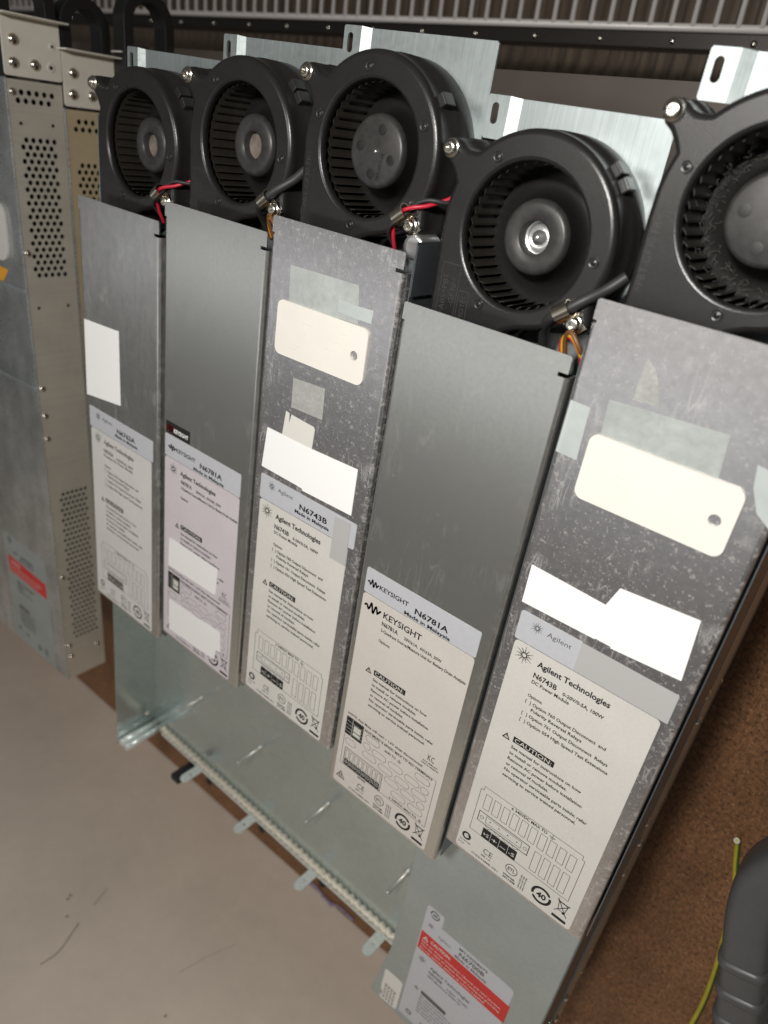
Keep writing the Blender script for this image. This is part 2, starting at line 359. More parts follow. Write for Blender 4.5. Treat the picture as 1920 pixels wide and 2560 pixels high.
def caution_block(k, kw, v, h=1.95):
    k.rect(22, v - 8.3, 46.4, v - 4.4); kw.text('CAUTION:', 23, v - 5.1, 45, 2.6, .004); warning_triangle(k, 17.9, v - 5.5)
    for i, (t, e) in enumerate((('See manual for instructions on how', 63.6), ('to install or remove modules.', 56.6), ('Remove AC power before installation', 66.4), ('or removal of modules.', 48.2), ('No operator serviceable parts inside; refer', 71.8), ('servicing to service trained personnel.', 66.6))):
        k.text(t, 22.1, v + i * 4.09, e, h, .016)
def marks_row(k, cert=True):
    ring40(k, 64.1, 314.9); bin_mark(k, 76.7, 311.6, .9); k.rect(72.6, 320.3, 81.2, 322.3)
    k.text('CE', 25.2, 316.0, 31.2, 4.2, -.004); k.text('ISM 1-A', 24.6, 318.6, 31.0, 1.0, .02)
    k.ring(44.1, 312.8, 3.9, .45); k.text('ETL', 41.8, 314.1, 46.4, 2.5, .01); k.text('Intertek', 40.3, 319.6, 48.0, 1.4, .025); k.text('3011408', 40.3, 321.9, 48.4, 1.4, .025)
    for i in range(3): k.text('Conforms to UL 61010-1 Certified', 51.0 + i * 1.5, 321.8, 62.2 + i * 1.5, .9, .012, PI / 2)
    k.text('ICES/NMB-001', 18.8, 322.2, 36.8, 1.4, .008)

def print_power_label(parent, ser_txt, mod, rating, kind, title='Agilent Technologies', options=True, ink='ink', z=.00015):
    k = Ink(H0 + .00030); kw = Ink(H0 + .00042)
    star(k, 14.3, 174.6, 5.1)
    k.text(title, 22.2, 176.5, 61.4, 3.3, .022)
    k.text(mod, 21.9, 183.7, 35.0, 3.0, .02); k.text(rating, 38.6, 184.2, 60.6, 2.0, .018); k.text(kind, 22.0, 187.4, 43.0 if len(kind) < 20 else 60, 2.0, .016)
    k.text('Options:', 22.2, 196.1, 30.6, 1.9, .014)
    if options:
        for v, t, e in ((200.2, 'Option 760 Output Disconnect  and', 66.8), (203.9, 'Polarity Reversal Relays', 54.9), (208.2, 'Option 761 Output Disconnect  Relays', 70.3), (212.7, 'Option 054 High Speed Test Extensions', 71.7)):
            k.text(t, 26.1, v, e, 1.95, .016)
            if t[0] == 'O': k.text('[  ]', 21.9, v, 25.0, 1.9, .004)
    caution_block(k, kw, 232.9)
    k.line([(15, 268.9), (76.5, 268.9), (76.5, 271.7), (78, 271.7), (78, 305), (13.2, 305), (13.2, 272), (15, 272)], .26, True)
    for i in range(10): k.frame(17 + i * 5.89, 273.3, 21.2 + i * 5.89, 284.7, .24)
    for i in range(4): k.frame(52.6 + i * 5.83, 287.7, 56.8 + i * 5.83, 302.8, .24)
    k.frame(15.9, 287.3, 49.3, 295.3, .45); k.frame(21, 288.6, 44.6, 293.6, .25); k.ring(18.4, 291.4, 1.2, .25); k.ring(47, 291.4, 1.2, .25)
    for i in range(4): k.poly(circ(24 + i * 5.9, 291, .45, 8)); k.line([(21.4 + i * 5.9, 295.2), (24 + i * 5.9, 297), (26.4 + i * 5.9, 295.2)], .25)
    for i, t in enumerate(('+S', '+', '-', '-S')):
        a = 21.1 + i * 5.75; k.rect(a, 297.5, a + 5.5, 305.2); kw.text(t, a + .8, 303, a + (4.6 if len(t) > 1 else 4.4), 2.6 if len(t) > 1 else 2.8, .006)
    k.text('± 240VDC MAX TO', 33, 271.6, 55.3, 1.9, .018); ground(k, 58.6, 270.9)
    k.ring(12.9, 312.6, 3.0, 1.3); k.rect(13.4, 311.8, 16, 312.4); k.text('N10149', 9.4, 317.8, 16.6, 1.0, .015); k.text('ZCIP', 8.6, 320.6, 13, 1.3, -.004)
    marks_row(k)
    k.obj('printed_text', ink, parent); kw.obj('printed_text', 'inkw', parent)

def print_smu_label(parent, brand, ink='ink'):
    k = Ink(H0 + .00030); kw = Ink(H0 + .00042)
    if brand == 'K': wave(k, 7.3, 175.8, 18.8, 2.9); k.text('KEYSIGHT', 21.3, 177.6, 49.2, 4.0, .012)
    else: star(k, 12.6, 175.4, 4.6); k.text('Agilent Technologies', 20.4, 177.0, 58.6, 3.2, .02)
    k.text('N6781A', 21.3, 183.1, 33.3, 2.8, .018); k.text('20V/±1A,  6V/±3A, 20W', 38.0, 183.3, 64.7, 2.0, .016)
    k.text('2-Quadrant Source/Measure Unit for Battery Drain Analysis', 21.3, 187.4, 82.0, 2.0, .016); k.text('Options:', 21.1, 195.1, 29.8, 1.9, .014)
    caution_block(k, kw, 224.8)
    k.text('NOTE: Aux Meas will read ~ 1.6V when disconnected', 8.2, 261.9, 68.4, 1.8, .014)
    k.rect(7.9, 263.8, 22.3, 278.8)
    for i in range(4): kw.line([(8.4, 267.4 + i * 2.9), (21.8, 267.4 + i * 2.9)], .22)
    kw.line([(13.4, 264.2), (13.4, 278.4)], .3); kw.rect(14.6, 268.2, 20.6, 272.8); kw.rect(14.6, 273.8, 20.6, 276.6)
    k.text('AUX MEAS: ± 60VDC MAX TO ALL TERMINALS', 23.1, 266.4, 77.1, 1.8, .016); k.text('AND TO', 40.3, 270.9, 49.5, 1.8, .016); ground(k, 52.4, 270.2, .9)
    k.line([(79.8, 264.6), (79.8, 305.4), (8.2, 305.4), (8.2, 280)], .26); k.line([(22.6, 264.6), (79.8, 264.6)], .2)
    for cu, cv, L in ((13.9, 283.9, 3.0), (30.6, 270.0, 5.6), (27.0, 277.1, 0), (37.2, 277.6, 5.6), (30.3, 284, 5.6), (50.7, 277.3, 5.6), (43.8, 284.7, 5.6), (63.9, 277.8, 5.6), (57.3, 284.7, 5.6), (70.6, 270.9, 5.6), (73.8, 278.3, 0), (50.3, 291.1, 5.6), (70.6, 284.5, 5.6), (63.3, 291.3, 5.6), (57, 298.4, 5.6), (73.6, 291.6, 0), (70.5, 298.1, 5.6)):
        o = rrect(cu - 3 - L / 2, cv - 2.6, cu + 3 + L / 2, cv + 2.6, 2.55, 5); i = rrect(cu - 2.77 - L / 2, cv - 2.37, cu + 2.77 + L / 2, cv + 2.37, 2.32, 5); k.poly(o, [i])
    k.frame(10.4, 289.9, 42.8, 305, .4)
    for i in range(8):
        a = 11.6 + i * 3.85; k.frame(a, 291.6, a + 2.9, 298.6, .24); k.rect(a - .3, 299.4, a + 3.2, 304.8); kw.frame(a + .6, 300.6, a + 2.3, 303, .3)
    k.text('SENSE', 24, 307.6, 31, 1.3, .02); k.text('± 240VDC MAX TO', 50.7, 304.3, 72.7, 1.8, .016); ground(k, 75.6, 303.4, .8)
    k.text('KC', 70.6, 253.6, 75.4, 4.4, .0); k.text('KCC-REM-ATi', 67.8, 256.2, 78.6, 1.1, .01); k.text('14001D14NEP90', 67.0, 258.2, 79.6, 1.1, .01)
    o = [(10.3, 312.6), (14.3, 319), (6.6, 319)]; k.poly(o, [[(10.3, 313.8), (13.3, 318.4), (7.7, 318.4)]]); k.ring(10.3, 316.8, 1.3, .5, 14)
    marks_row(k)
    k.obj('printed_text', ink, parent); kw.obj('printed_text', 'inkw', parent)

# ------------------------------------------------------------------ the modules
H0 = .0435             # lid surface above the module's base
LW, LL = 91.5, 326.2   # lid width and length, mm
def P(u, v, d): return (u * .001, -v * .001, H0 - d * .001)
def sheet(name, m, parent, outline, d0=-.16, d1=0.0, holes=()):
    """thin sticker or plate on the lid, outline in lid mm"""
    mb = MB(); mb.flat([(a * .001, -b * .001) for a, b in outline], [[(a * .001, -b * .001) for a, b in h] for h in holes], H0 - d1 * .001, H0 - d0 * .001)
    return mb.obj(name, m, parent)

def lid_mesh():
    mb = MB(); R = 2.0; t = 1.0
    def prof(o, R):
        p = [(o, 36)]
        for k in range(5): a = PI + (PI / 2) * k / 4; p.append((o + R + R * math.cos(a), o + R + R * math.sin(a)))
        for k in range(5): a = 1.5 * PI + (PI / 2) * k / 4; p.append((LW - o - R + R * math.cos(a), o + R + R * math.sin(a)))
        p.append((LW - o, 36)); p.insert(1, (o, o + R + .4)); p.insert(7, (o + R + .4, o)); p.insert(8, (LW - o - R - .4, o)); p.insert(14, (LW - o, o + R + .4)); return p
    out = prof(0, R); inn = prof(t, R - t); v0, v1 = 9.8, LL; n = len(out)
    vs = [P(u, v0, d) for u, d in out] + [P(u, v1, d) for u, d in out] + [P(u, v0, d) for u, d in inn] + [P(u, v1, d) for u, d in inn]; fs = []
    for k in range(n - 1):
        fs += [(k + 2 * n, k + 1 + 2 * n, k + 1 + 3 * n, k + 3 * n), (k, k + 1, k + 1 + 2 * n, k + 2 * n), (k + n, k + 3 * n, k + 1 + 3 * n, k + 1 + n)]
    fs += [(0, 2 * n, 3 * n, n), (n - 1, 2 * n - 1, 4 * n - 1, 3 * n - 1)]
    mb.add(vs, fs)
    mb.add([P(u, v0, d) for u, d in out] + [P(u, v1, d) for u, d in out], [(k, k + n, k + 1 + n, k + 1) for k in range(n - 1)], True)
    mb.flat([(a * .001, -b * .001) for a, b in [(1.2, 0), (90.3, 0), (91.1, .8), (91.1, 7.9), (86.4, 7.9), (86.4, 9.79), (2.2, 9.79), (2.2, 8.6), (.4, 8.4), (.4, .8)]], (), H0 - .001, H0)
    mb.box((.0012, -(LL + .9) * .001, H0 - .030), ((LW - 1.2) * .001, -(LL - .1) * .001, H0 - .0013))
    return mb.mesh('lid')
LID = lid_mesh()

def plate_mesh(cut):
    mb = MB(); z0, z1 = 0, .0012
    def q(pts): return [(a * .001, -b * .001) for a, b in pts]
    tr = [(86, -91.6), (89.8, -86.5)] if cut else [(92.2, -91.4), (93.2, -90.4)]
    mb.flat(q([(17.2, -91.8)] + tr + [(93.2, 326), (1.0, 326), (1.0, -60), (17.2, -60)]), (), z0, z1)
    # joggled tab with a slot, standing a little proud of the plate
    slot = [(5.0 + 1.9 * math.cos(a), -84.6 + (2.6 if math.sin(a) > 0 else -2.6) + 1.9 * math.sin(a)) for a in [2 * PI * k / 20 + .01 for k in range(20)]]
    mb.flat(q([(1.2, -92.2), (12.0, -92.2), (12.0, -74), (1.2, -74), (.4, -75), (.4, -91.4)]), [q(slot)], z0 + .0024, z1 + .0024)
    mb.add([P(12.0, -92.2, 43.5 - 3.6), P(12.0, -74, 43.5 - 3.6), P(17.2, -74, 43.5 - 1.2), P(17.2, -91.8, 43.5 - 1.2), P(12.0, -92.2, 43.5 - 2.4), P(12.0, -74, 43.5 - 2.4), P(17.2, -74, 43.5), P(17.2, -91.8, 43.5)], [(0, 1, 2, 3), (7, 6, 5, 4), (0, 3, 7, 4), (1, 5, 6, 2)])
    return mb.mesh('base_plate')

FC = (47.8, -38.4)
def outline_fan():
    pts = [(42, 14), (6, 14), (5.2, -8), (4.7, -30)]; cx, cy = FC
    def arc(a0, a1, R, n): return [(cx + R * math.cos(math.radians(a0 + (a1 - a0) * k / n)), cy - R * math.sin(math.radians(a0 + (a1 - a0) * k / n))) for k in range(n + 1)]
    pts += arc(176, 158, 43, 4)
    pts += [(6.0, -58.0), (3.6, -61.2), (.4, -63.6), (-1.0, -66.6), (-.6, -69.8), (1.6, -72.2), (4.6, -72.6), (7.4, -71.2), (9.6, -69.4), (12.2, -68.6), (15.0, -68.6)]
    pts += arc(135, -24, 43, 34)
    pts += [(87.4, -15.4), (88.2, -11.5), (87.2, -7.2), (84, -4.8), (80, -5.0), (76.4, -6.8), (72.6, -5.6), (67, -3.0), (61, -1.0), (55, 0.4), (49, 3.0), (44.5, 7)]
    return pts
FO = outline_fan()
def shrink(pts, d):
    n = len(pts); out = []
    for i in range(n):
        a = Vector(pts[i - 1]); b = Vector(pts[i]); c = Vector(pts[(i + 1) % n])
        t = ((b - a).normalized() + (c - b).normalized()).normalized(); nrm = Vector((-t.y, t.x))
        out.append((b.x + nrm.x * d, b.y + nrm.y * d))
    return out
_ar = sum(FO[i][0] * FO[(i + 1) % len(FO)][1] - FO[(i + 1) % len(FO)][0] * FO[i][1] for i in range(len(FO)))
SG = 1 if _ar > 0 else -1
def housing_mesh(kind):
    mb = MB(); d0 = 13.0
    rings = []
    for ins, d in ((2.6, d0), (1.5, d0 + .25), (.6, d0 + 1.0), (.12, d0 + 2.2), (0, d0 + 4), (0, d0 + 14), (-.5, d0 + 14.3), (-.5, 42.2)):
        rings.append([P(u, v, d) for u, v in shrink(FO, ins * SG)])
    if SG > 0: mb.loft([list(r) for r in rings])
    else: mb.loft([list(r) for r in rings])
    top = shrink(FO, 2.6 * SG); N = 48; Ri = 30.6
    hole = [(FC[0] + (Ri + 1.8) * math.cos(2 * PI * k / N), FC[1] + (Ri + 1.8) * math.sin(2 * PI * k / N)) for k in range(N)]
    mb.flat([(a * .001, -b * .001) for a, b in top], [[(a * .001, -b * .001) for a, b in hole]], H0 - d0 * .001)
    def cr(r, d): return [P(FC[0] + r * math.cos(2 * PI * k / N), FC[1] + r * math.sin(2 * PI * k / N), d) for k in range(N)]
    mb.loft([cr(Ri + 1.8, d0), cr(Ri + .8, d0 + .25), cr(Ri + .15, d0 + 1.0), cr(Ri, d0 + 2.4), cr(Ri + .1, d0 + 5.0), cr(Ri + 1.5, d0 + 5.2)])
    return mb.mesh('blower_housing')
def inner_mesh():
    mb = MB(); N = 48
    def cr(r, d): return [P(FC[0] + r * math.cos(2 * PI * k / N), FC[1] + r * math.sin(2 * PI * k / N), d) for k in range(N)]
    mb.loft([cr(39.5, 18.4), cr(39.5, 41.6), cr(2, 41.7)]); return mb.mesh('scroll_wall')
def blade_mesh():
    mb = MB(); vs = []; n = 5
    for j in range(n):
        t = j / (n - 1); r = 29.6 + 5.6 * t; a = math.radians(-21 * t)
        for s in (-.42, .42):
            for d in (18.6, 40.6): vs.append((r * math.cos(a + s / r) * .001, r * math.sin(a + s / r) * .001, (43.5 - d) * .001))
    fs = []
    for j in range(n - 1):
        b = j * 4; c = b + 4
        fs += [(b, b + 1, c + 1, c), (b + 2, c + 2, c + 3, b + 3), (b, c, c + 2, b + 2), (b + 1, b + 3, c + 3, c + 1)]
    fs += [(0, 2, 3, 1), ((n - 1) * 4, (n - 1) * 4 + 1, (n - 1) * 4 + 3, (n - 1) * 4 + 2)]
    mb.add(vs, fs); return mb.mesh('blade')
HOUS = housing_mesh('A'); INNER = inner_mesh(); BLADE = blade_mesh()
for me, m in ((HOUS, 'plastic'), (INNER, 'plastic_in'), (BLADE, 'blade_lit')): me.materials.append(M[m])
def at(u, v, d, rx=0, rz=0): return Matrix.Translation(P(u, v, d)) @ Matrix.Rotation(rz, 4, 'Z') @ Matrix.Rotation(rx, 4, 'X')
def screw_mesh(r=3.1, h=2.8, washer=4.2):
    mb = MB(); k = .001
    mb.lathe([(washer * k, 0), (washer * k, .7 * k), (washer * .93 * k, .9 * k), (r * k, .95 * k), (r * k, (h - .5) * k), (r * .86 * k, h * k), (r * .55 * k, h * k)], 20)
    n = 12; star_ = [((r * .55 if i % 2 else r * .40) * k * math.cos(2 * PI * i / n), (r * .55 if i % 2 else r * .40) * k * math.sin(2 * PI * i / n)) for i in range(n)]
    mb.loft([[(x, y, h * k) for x, y in star_], [(x, y, (h - 1.3) * k) for x, y in star_]], False); mb.flat(star_, (), (h - 1.3) * k)
    mb.flat(circ(0, 0, r * .56 * k, 20), [star_], h * k)
    return mb.mesh('screw')
SCREW = screw_mesh(); SCREW.materials.append(M['screw'])
DOMES = MB().lathe([(3.0e-3, 0), (3.0e-3, .5e-3), (2.5e-3, 1.4e-3), (1.5e-3, 2.1e-3), (.0005e-3, 2.35e-3)], 16).mesh('dome'); DOMES.materials.append(M['screw'])

def hub(kind, parent):
    mb = MB(); k = .001; A = at(FC[0], FC[1], 43.5)
    def q(l): return [(r * k, (43.5 - d) * k) for r, d in l]
    if kind == 'A':
        mb.lathe(q([(7.2, 30), (7.2, 24.6), (7.9, 24), (14.0, 24), (15.2, 24.4), (16.0, 25.4), (16.4, 26.8)]), 40, A)
        o = mb.obj('hub', 'plastic_g', parent); mc = MB(); mc.lathe(q([(16.4, 26.8), (17.2, 31), (18.5, 35.5), (22, 38.6), (28, 40.0), (35.4, 40.6)]), 40, A); mc.obj('impeller_disc', 'plastic_in', o)
        mb2 = MB(); mb2.lathe(q([(7.1, 29.0), (5.2, 29.2), (5.0, 30.5), (3.4, 30.6), (3.3, 28.6), (1.7, 28.5), (1.6, 26.4), (.01, 26.3)] if parent.get('bright') else [(7.1, 28.4), (6.0, 28.6), (.01, 28.7)]), 24, A); mb2.obj('shaft', 'silver' if parent.get('bright') else 'dulled', o)
    else:
        mb.lathe(q([(.9, 20.4), (15.0, 20), (16.2, 20.4), (17.0, 21.6), (17.2, 23.4)]), 40, A)
        o = mb.obj('hub', 'plastic_g', parent); mc = MB(); mc.lathe(q([(17.2, 23.4), (17.6, 30), (19, 35.5), (22, 38.6), (28, 40.0), (35.4, 40.6)]), 40, A); mc.obj('impeller_disc', 'plastic_in', o)
        for a in (75, 172, 262, 345):
            m3 = MB(); m3.lathe(q([(2.4, 19.85), (2.1, 19.8), (.01, 19.8)]), 18, at(FC[0] + 10.4 * math.cos(math.radians(a)), FC[1] - 10.4 * math.sin(math.radians(a)), 43.5)); m3.obj('sink_mark', 'plastic_in' if a != 345 else 'plastic', o)
        m4 = MB(); m4.lathe(q([(1.0, 20.6), (1.0, 19.6), (.01, 19.5)]), 12, A); m4.obj('shaft', 'silver', o)
        kt = Ink(H0 - .01985); kt.text('PBT-GF15-FR', FC[0] + 3.6, FC[1] + 13, None, 1.6, .0, math.radians(80)); kt.obj('moulded_text', 'plastic_in', o)
    return o

def fan(parent, kind):
    h = link('blower_housing', HOUS, None, parent)
    if parent.get('bright'): h['bright'] = 1
    link('scroll_wall', INNER, None, h)
    n = 40
    for i in range(n):
        b = link('blade', BLADE, None, h); b.location = (FC[0] * .001, -FC[1] * .001, 0); b.rotation_euler = (0, 0, 2 * PI * (i + .3 * (kind == 'B')) / n)
    hub(kind, h)
    dots = (124, -4, 246) if kind == 'A' else (97, 160, 24, 262)
    for a in dots:
        mb = MB(); mb.lathe([(.0024, 0), (.0024, .00022), (.0021, .0003), (.0019, .0001), (.0011, .0001), (.0009, .00028), (.00001, .00028)], 18, at(FC[0] + 35.6 * math.cos(math.radians(a)), FC[1] - 35.6 * math.sin(math.radians(a)), 13.0)); mb.obj('moulded_boss', 'plastic', h)
    s = link('screw', SCREW, None, h); s.location = P(3.4, -68.0, 12.9); s.rotation_euler = (0, 0, random.random() * 3)
    # moulded recycling text panel, low on the left
    if kind == 'A':
        k = Ink(H0 - .01285); k.frame(10.2, -20.4, 20.6, 6, .28); k.frame(21.6, -9.6, 27.4, 6, .28)
        k.text('>ABS+PBT', 14.6, 4, None, 3.0, -.012, PI / 2); k.text('-GF30<', 19.4, -1, None, 3.0, -.012, PI / 2); k.text('MOTEC', 26, 4, None, 2.6, -.012, PI / 2)
        k.obj('moulded_text', 'moulded', h)
    else:
        k = Ink(H0 - .01285); k.text('>PBT-GF30-FR<', 11.5, -4, None, 3.0, -.012, PI / 2); k.obj('moulded_text', 'moulded', h)
    # snap clips on the rim
    for a, dd in ((47, 26), (38, 26)) if kind == 'A' else ((36, 22),):
        mb = MB(); mb.box((-.0022, -.003, -.004), (.0022, .003, .004)); o = mb.obj('rim_clip', 'clip', h, .0006); o.location = P(FC[0] + 44.2 * math.cos(math.radians(a)), FC[1] - 44.2 * math.sin(math.radians(a)), dd); o.rotation_euler = (0, 0, math.radians(a))
    # cable clamp: bent plate, loop and screw
    cl = MB(); c = (82.2, -10.0)
    cl.flat([(p[0] * .001, -p[1] * .001) for p in ((c[0] + 6.2, c[1] + .4), (c[0] + .4, c[1] + 6.2), (c[0] - 5.4, c[1] + .2), (c[0] - .4, c[1] - 5.6))], (), H0 - .0128, H0 - .0120)
    ax = Vector((.78, .62, 0)).normalized(); cc = Vector(P(77.4, -14.4, 9.6)); N = 14; seg = []
    for r in (3.5, 4.2):
        for e in (-3.6, 3.6):
            seg.append([cc + ax * e * .001 + (Vector((-ax.y, ax.x, 0)) * math.cos(2 * PI * k / N) + Vector((0, 0, 1)) * math.sin(2 * PI * k / N)) * r * .001 for k in range(N)])
    cl.loft([seg[2], seg[3]]); cl.loft([seg[1], seg[0]]); cl.loft([seg[0], seg[2]], False); cl.loft([seg[3], seg[1]], False)
    o = cl.obj('cable_clamp', 'nickel', h)
    s2 = link('screw', SCREW, None, h); s2.location = P(c[0] + .2, c[1], 12.0); s2.rotation_euler = (0, 0, 1)
    bs = MB(); bs.lathe([(.0052, 0), (.0052, .029), (.0046, .0300)], 24, at(c[0], c[1], 43), cap1=True); bs.obj('mounting_post', 'plastic', h)
    return h

def wires(parent, kind):
    cc = (77.4, -14.4, 9.6)
    if kind == 'sleeve':
        p = bezier([P(96.2, -33, 20), P(91, -27, 17), P(84, -20.5, 11.5), P(77.4, -14.6, 9.6), P(71, -9.4, 11.5), P(66, -2, 20), P(64, 6, 27)])
        MB().tube(p, .0025, 12).obj('cable', 'blk', parent)
    else:
        base = bezier([P(99, -26, 24), P(95.6, -23.5, 19), P(90, -22.0, 14), P(83.4, -19.2, 11), P(77.4, -14.4, 9.8), P(72.6, -9.6, 10.4), P(69.8, -3.4, 14), P(69.0, 4, 20)], 14)
        for ph, m in ((0, 'red'), (PI, 'blk')):
            pts = []
            for i, q in enumerate(base):
                t = (base[min(i + 1, len(base) - 1)] - base[max(i - 1, 0)]).normalized(); a = Vector((0, 0, 1)); n1 = (a - t * a.dot(t)).normalized(); n2 = t.cross(n1)
                an = ph + i * .115 + .9; pts.append(q + (n1 * math.cos(an) + n2 * math.sin(an)) * .00118)
            MB().tube(pts, .00102, 8).obj('wire', m, parent)

XS = [-.49753, -.40060, -.30621, -.21194, -.11744]; ZS = [-.07753, -.06444, -.05461, -.07616, -.05063]
LABELS = ['steel module at the row end beside stacked rack units, tall white sticker',
          'steel module with a small black sticker above its pinkish label and two plain grey patches',
          'scratched steel module with ivory tag, two square tape marks and one wide white sticker',
          'clean smooth steel module with no tag or tape, its label lettering in plain capitals',
          'speckled steel module at the row end beside the bare board, ivory tag, two white stickers']
MODS = []
PLATE = {False: plate_mesh(False), True: plate_mesh(True)}
for pm in PLATE.values(): pm.materials.append(M['galv'])
for i in range(5):
    e = empty('power_module', (XS[i] + .26, ZS[i] + .30, .1496), 0, LABELS[i], 'power module', 'power modules lying side by side on the chassis')
    MODS.append(e)
    if i == 3: e['bright'] = 1
    link('base_plate', PLATE[i == 3], None, e)
    lm = LID.copy(); lm.materials.append(M[('lid_dull', 'lid_plain', 'lid_worn', 'lid_plain', 'lid_worn')[i]])
    lo = link('lid', lm, None, e)
    sw = MB(); sw.box((.0926, -.325, .0014), (.0932, .005, .0385)); sw.obj('side_wall', 'steel_dk', e)
    sw = MB(); sw.box((.0012, -.325, .0014), (.0018, -.010, .0065)); sw.obj('side_wall', 'steel_dk', e)
    pc = MB(); pc.box((.020, -.30, .006), (.080, -.018, .0076)); pc.obj('circuit_board', 'pcb', e)
    fan(e, 'AABAB'[i] if i != 2 else 'B')
    wires(e, ('twist', 'sleeve', 'twist', 'sleeve', 'twist')[i])
    if i in (1, 3):
        for j, m in enumerate(('red', 'yellow', 'brown')):
            d = 1.0 * j
            MB().tube(bezier([P(80 + d, 6, 14), P(79.5 + d, -2.5 - d * .6, 11.5 - d), P(84.5, -5.0 - d * 1.3, 9 - d), P(90.2, .5 - d * 1.2, 9 - d), P(90.4, 6 - d, 13)], 10), .00115, 8).obj('wire', m, e)
    if i == 2:
        cn = MB(); cn.lathe([(.0062, 0), (.0062, .014), (.0056, .0152), (.004, .0150), (.00001, .0150)], 24, at(85.6, -1.0, 27)); cn.obj('capacitor', 'silver', e)
        mb = MB(); mb.box((.0946, -.020, .004), (.0949, .004, .040)); mb.obj('bracket', 'steel_dk', e)
m1, m2, m3, m4, m5 = MODS

def std_label(e, m, ser_m='serial', u0=7.4, u1=84.2, s0=6.5, s1=86.8):
    lb = sheet('rating_label', m, e, [(a, b) for a, b in rrect(u0, 168.1, u1, 324.4, 2.2)], -.2)
    sr = sheet('serial_label', ser_m, e, rrect(s0, 150.6, s1, 167.5, 1.2), -.24)
    return lb, sr
def serial_print(sr, brand, mod, dx=0, full=True):
    k = Ink(H0 + .00034)
    if brand == 'A': star(k, 16.7 + dx, 156.2, 3.4); k.text('Agilent', 22.4 + dx, 157.6, 35.3 + dx, 2.7, -.008)
    else: wave(k, 6.8, 159.6, 14.5, 2.1); k.text('KEYSIGHT', 15.4, 161.0, 36.5, 2.9, .012)
    if full: k.text(mod, 41.4 + dx, 161.0 if brand == 'A' else 162.7, 64.4 + dx, 3.5, .022); k.text('Made in Malaysia', 37.9 if brand == 'A' else 34.7, 164.6 if brand == 'A' else 166.7, 66.6, 2.2, .024)
    k.obj('printed_text', 'ink', sr)
# module 1
lb, sr = std_label(m1, 'lab_grey', 'serial', 5.2, 83.4, 4.0, 85.2)
print_power_label(lb, '', 'N6762A', '0-50V/0-3A, 100W', 'Precision DC Power Module', ink='inkgrey'); serial_print(sr, 'A', 'N6762A', -1)
sheet('blank_sticker', 'white', m1, [(1.8, 84.6), (45.2, 81.8), (45.6, 137.2), (1.2, 143.0)], -.2)
# module 2
lb, sr = std_label(m2, 'lab_pink', 'serial', 2.8, 82.4, 2.8, 82.6)
print_smu_label(lb, 'A'); serial_print(sr, 'K', 'N6781A')
bk = sheet('brand_sticker', 'ink', m2, rrect(3.6, 140.9, 29.6, 150.2, .3), -.2)
k = Ink(H0 + .0003); k.text('KEYSIGHT', 12.6, 147.4, 28.2, 2.8, .02); k.obj('printed_text', 'white', bk)
k = Ink(H0 + .0003); wave(k, 4.4, 145.6, 12.0, 2.6); k.obj('printed_text', 'inkred', bk)
sheet('blank_sticker', 'patch_l', m2, [(9.2, 233.7), (64.9, 232.7), (64.0, 254.6), (62, 256), (8.4, 258.4)], -.7)
sheet('blank_sticker', 'patch_l', m2, [(10.0, 289.8), (69.6, 285.8), (71.2, 287.4), (72.4, 303.5), (67.4, 304.2), (65.8, 314.8), (10.4, 318.6)], -.7)
# module 3
lb, sr = std_label(m3, 'lab_cream', 'serial', 7.0, 82.6)
print_power_label(lb, '', 'N6743B', '0-20V/0-5A, 100W', 'DC Power Module'); serial_print(sr, 'A', 'N6743B')
sheet('blank_sticker', 'patch', m3, [(70.0, 152.6), (82.4, 151.6), (82.4, 181), (70.0, 180.8)], -.5)
def ivory(e, u0, v0, u1, v1, hu, hv, skew):
    o = rrect(u0, v0, u1, v1, 4.2, 6); o = [(a, b + (a - u0) * skew) for a, b in o]
    t = sheet('ivory_tag', 'ivory', e, o, -1.1, -.06, [circ(hu, hv, 2.55, 24)])
    k = Ink(H0 + .00114); random.seed(int(u0 * 7))
    for _ in range(7):
        a = u0 + 4 + random.random() * (u1 - u0 - 22); b = v0 + 6 + random.random() * (v1 - v0 - 10); L = 2 + random.random() * 6
        k.line([(a + j * L / 6, b + random.uniform(-.06, .06)) for j in range(7)], .09)
    k.obj('pencil_mark', 'tape', t)
ivory(m3, 10.0, 41.6, 76.4, 72.0, 68.6, 56.7, -.012)
sheet('tape_strip', 'tape', m3, [(16.4, 22.4), (65.3, 21.4), (67.6, 40.2), (60, 40.6), (17.4, 43.4)], -.1)
sheet('tape_strip', 'tape_l', m3, [(53.4, 31.2), (65.8, 31.6), (76.9, 31.1), (76.4, 37.8), (66, 38.1), (53.2, 37.6)], -.18, -.1)
sheet('glue_mark', 'residue', m3, [(26.1, 82.6), (50.6, 80.9), (51.2, 99.2), (26.5, 100.2)], -.08)
sheet('paper_remnant', 'paper_w', m3, [(22.8, 103.8), (25.6, 104.4), (26.0, 111), (27.4, 104.6), (45.4, 105.6), (46.6, 107), (45.8, 121), (21, 121)], -.14)
sheet('blank_sticker', 'white', m3, [(8.6, 119.4), (45.6, 119.2), (81.4, 117.7), (81.4, 146.9), (42, 148.0), (41.6, 146.8), (37, 146.6), (6.2, 146.2)], -.25)
# module 4
lb, sr = std_label(m4, 'lab_taupe', 'serial', 4.6, 83.6, 4.6, 83.7)
print_smu_label(lb, 'K'); serial_print(sr, 'K', 'N6781A')
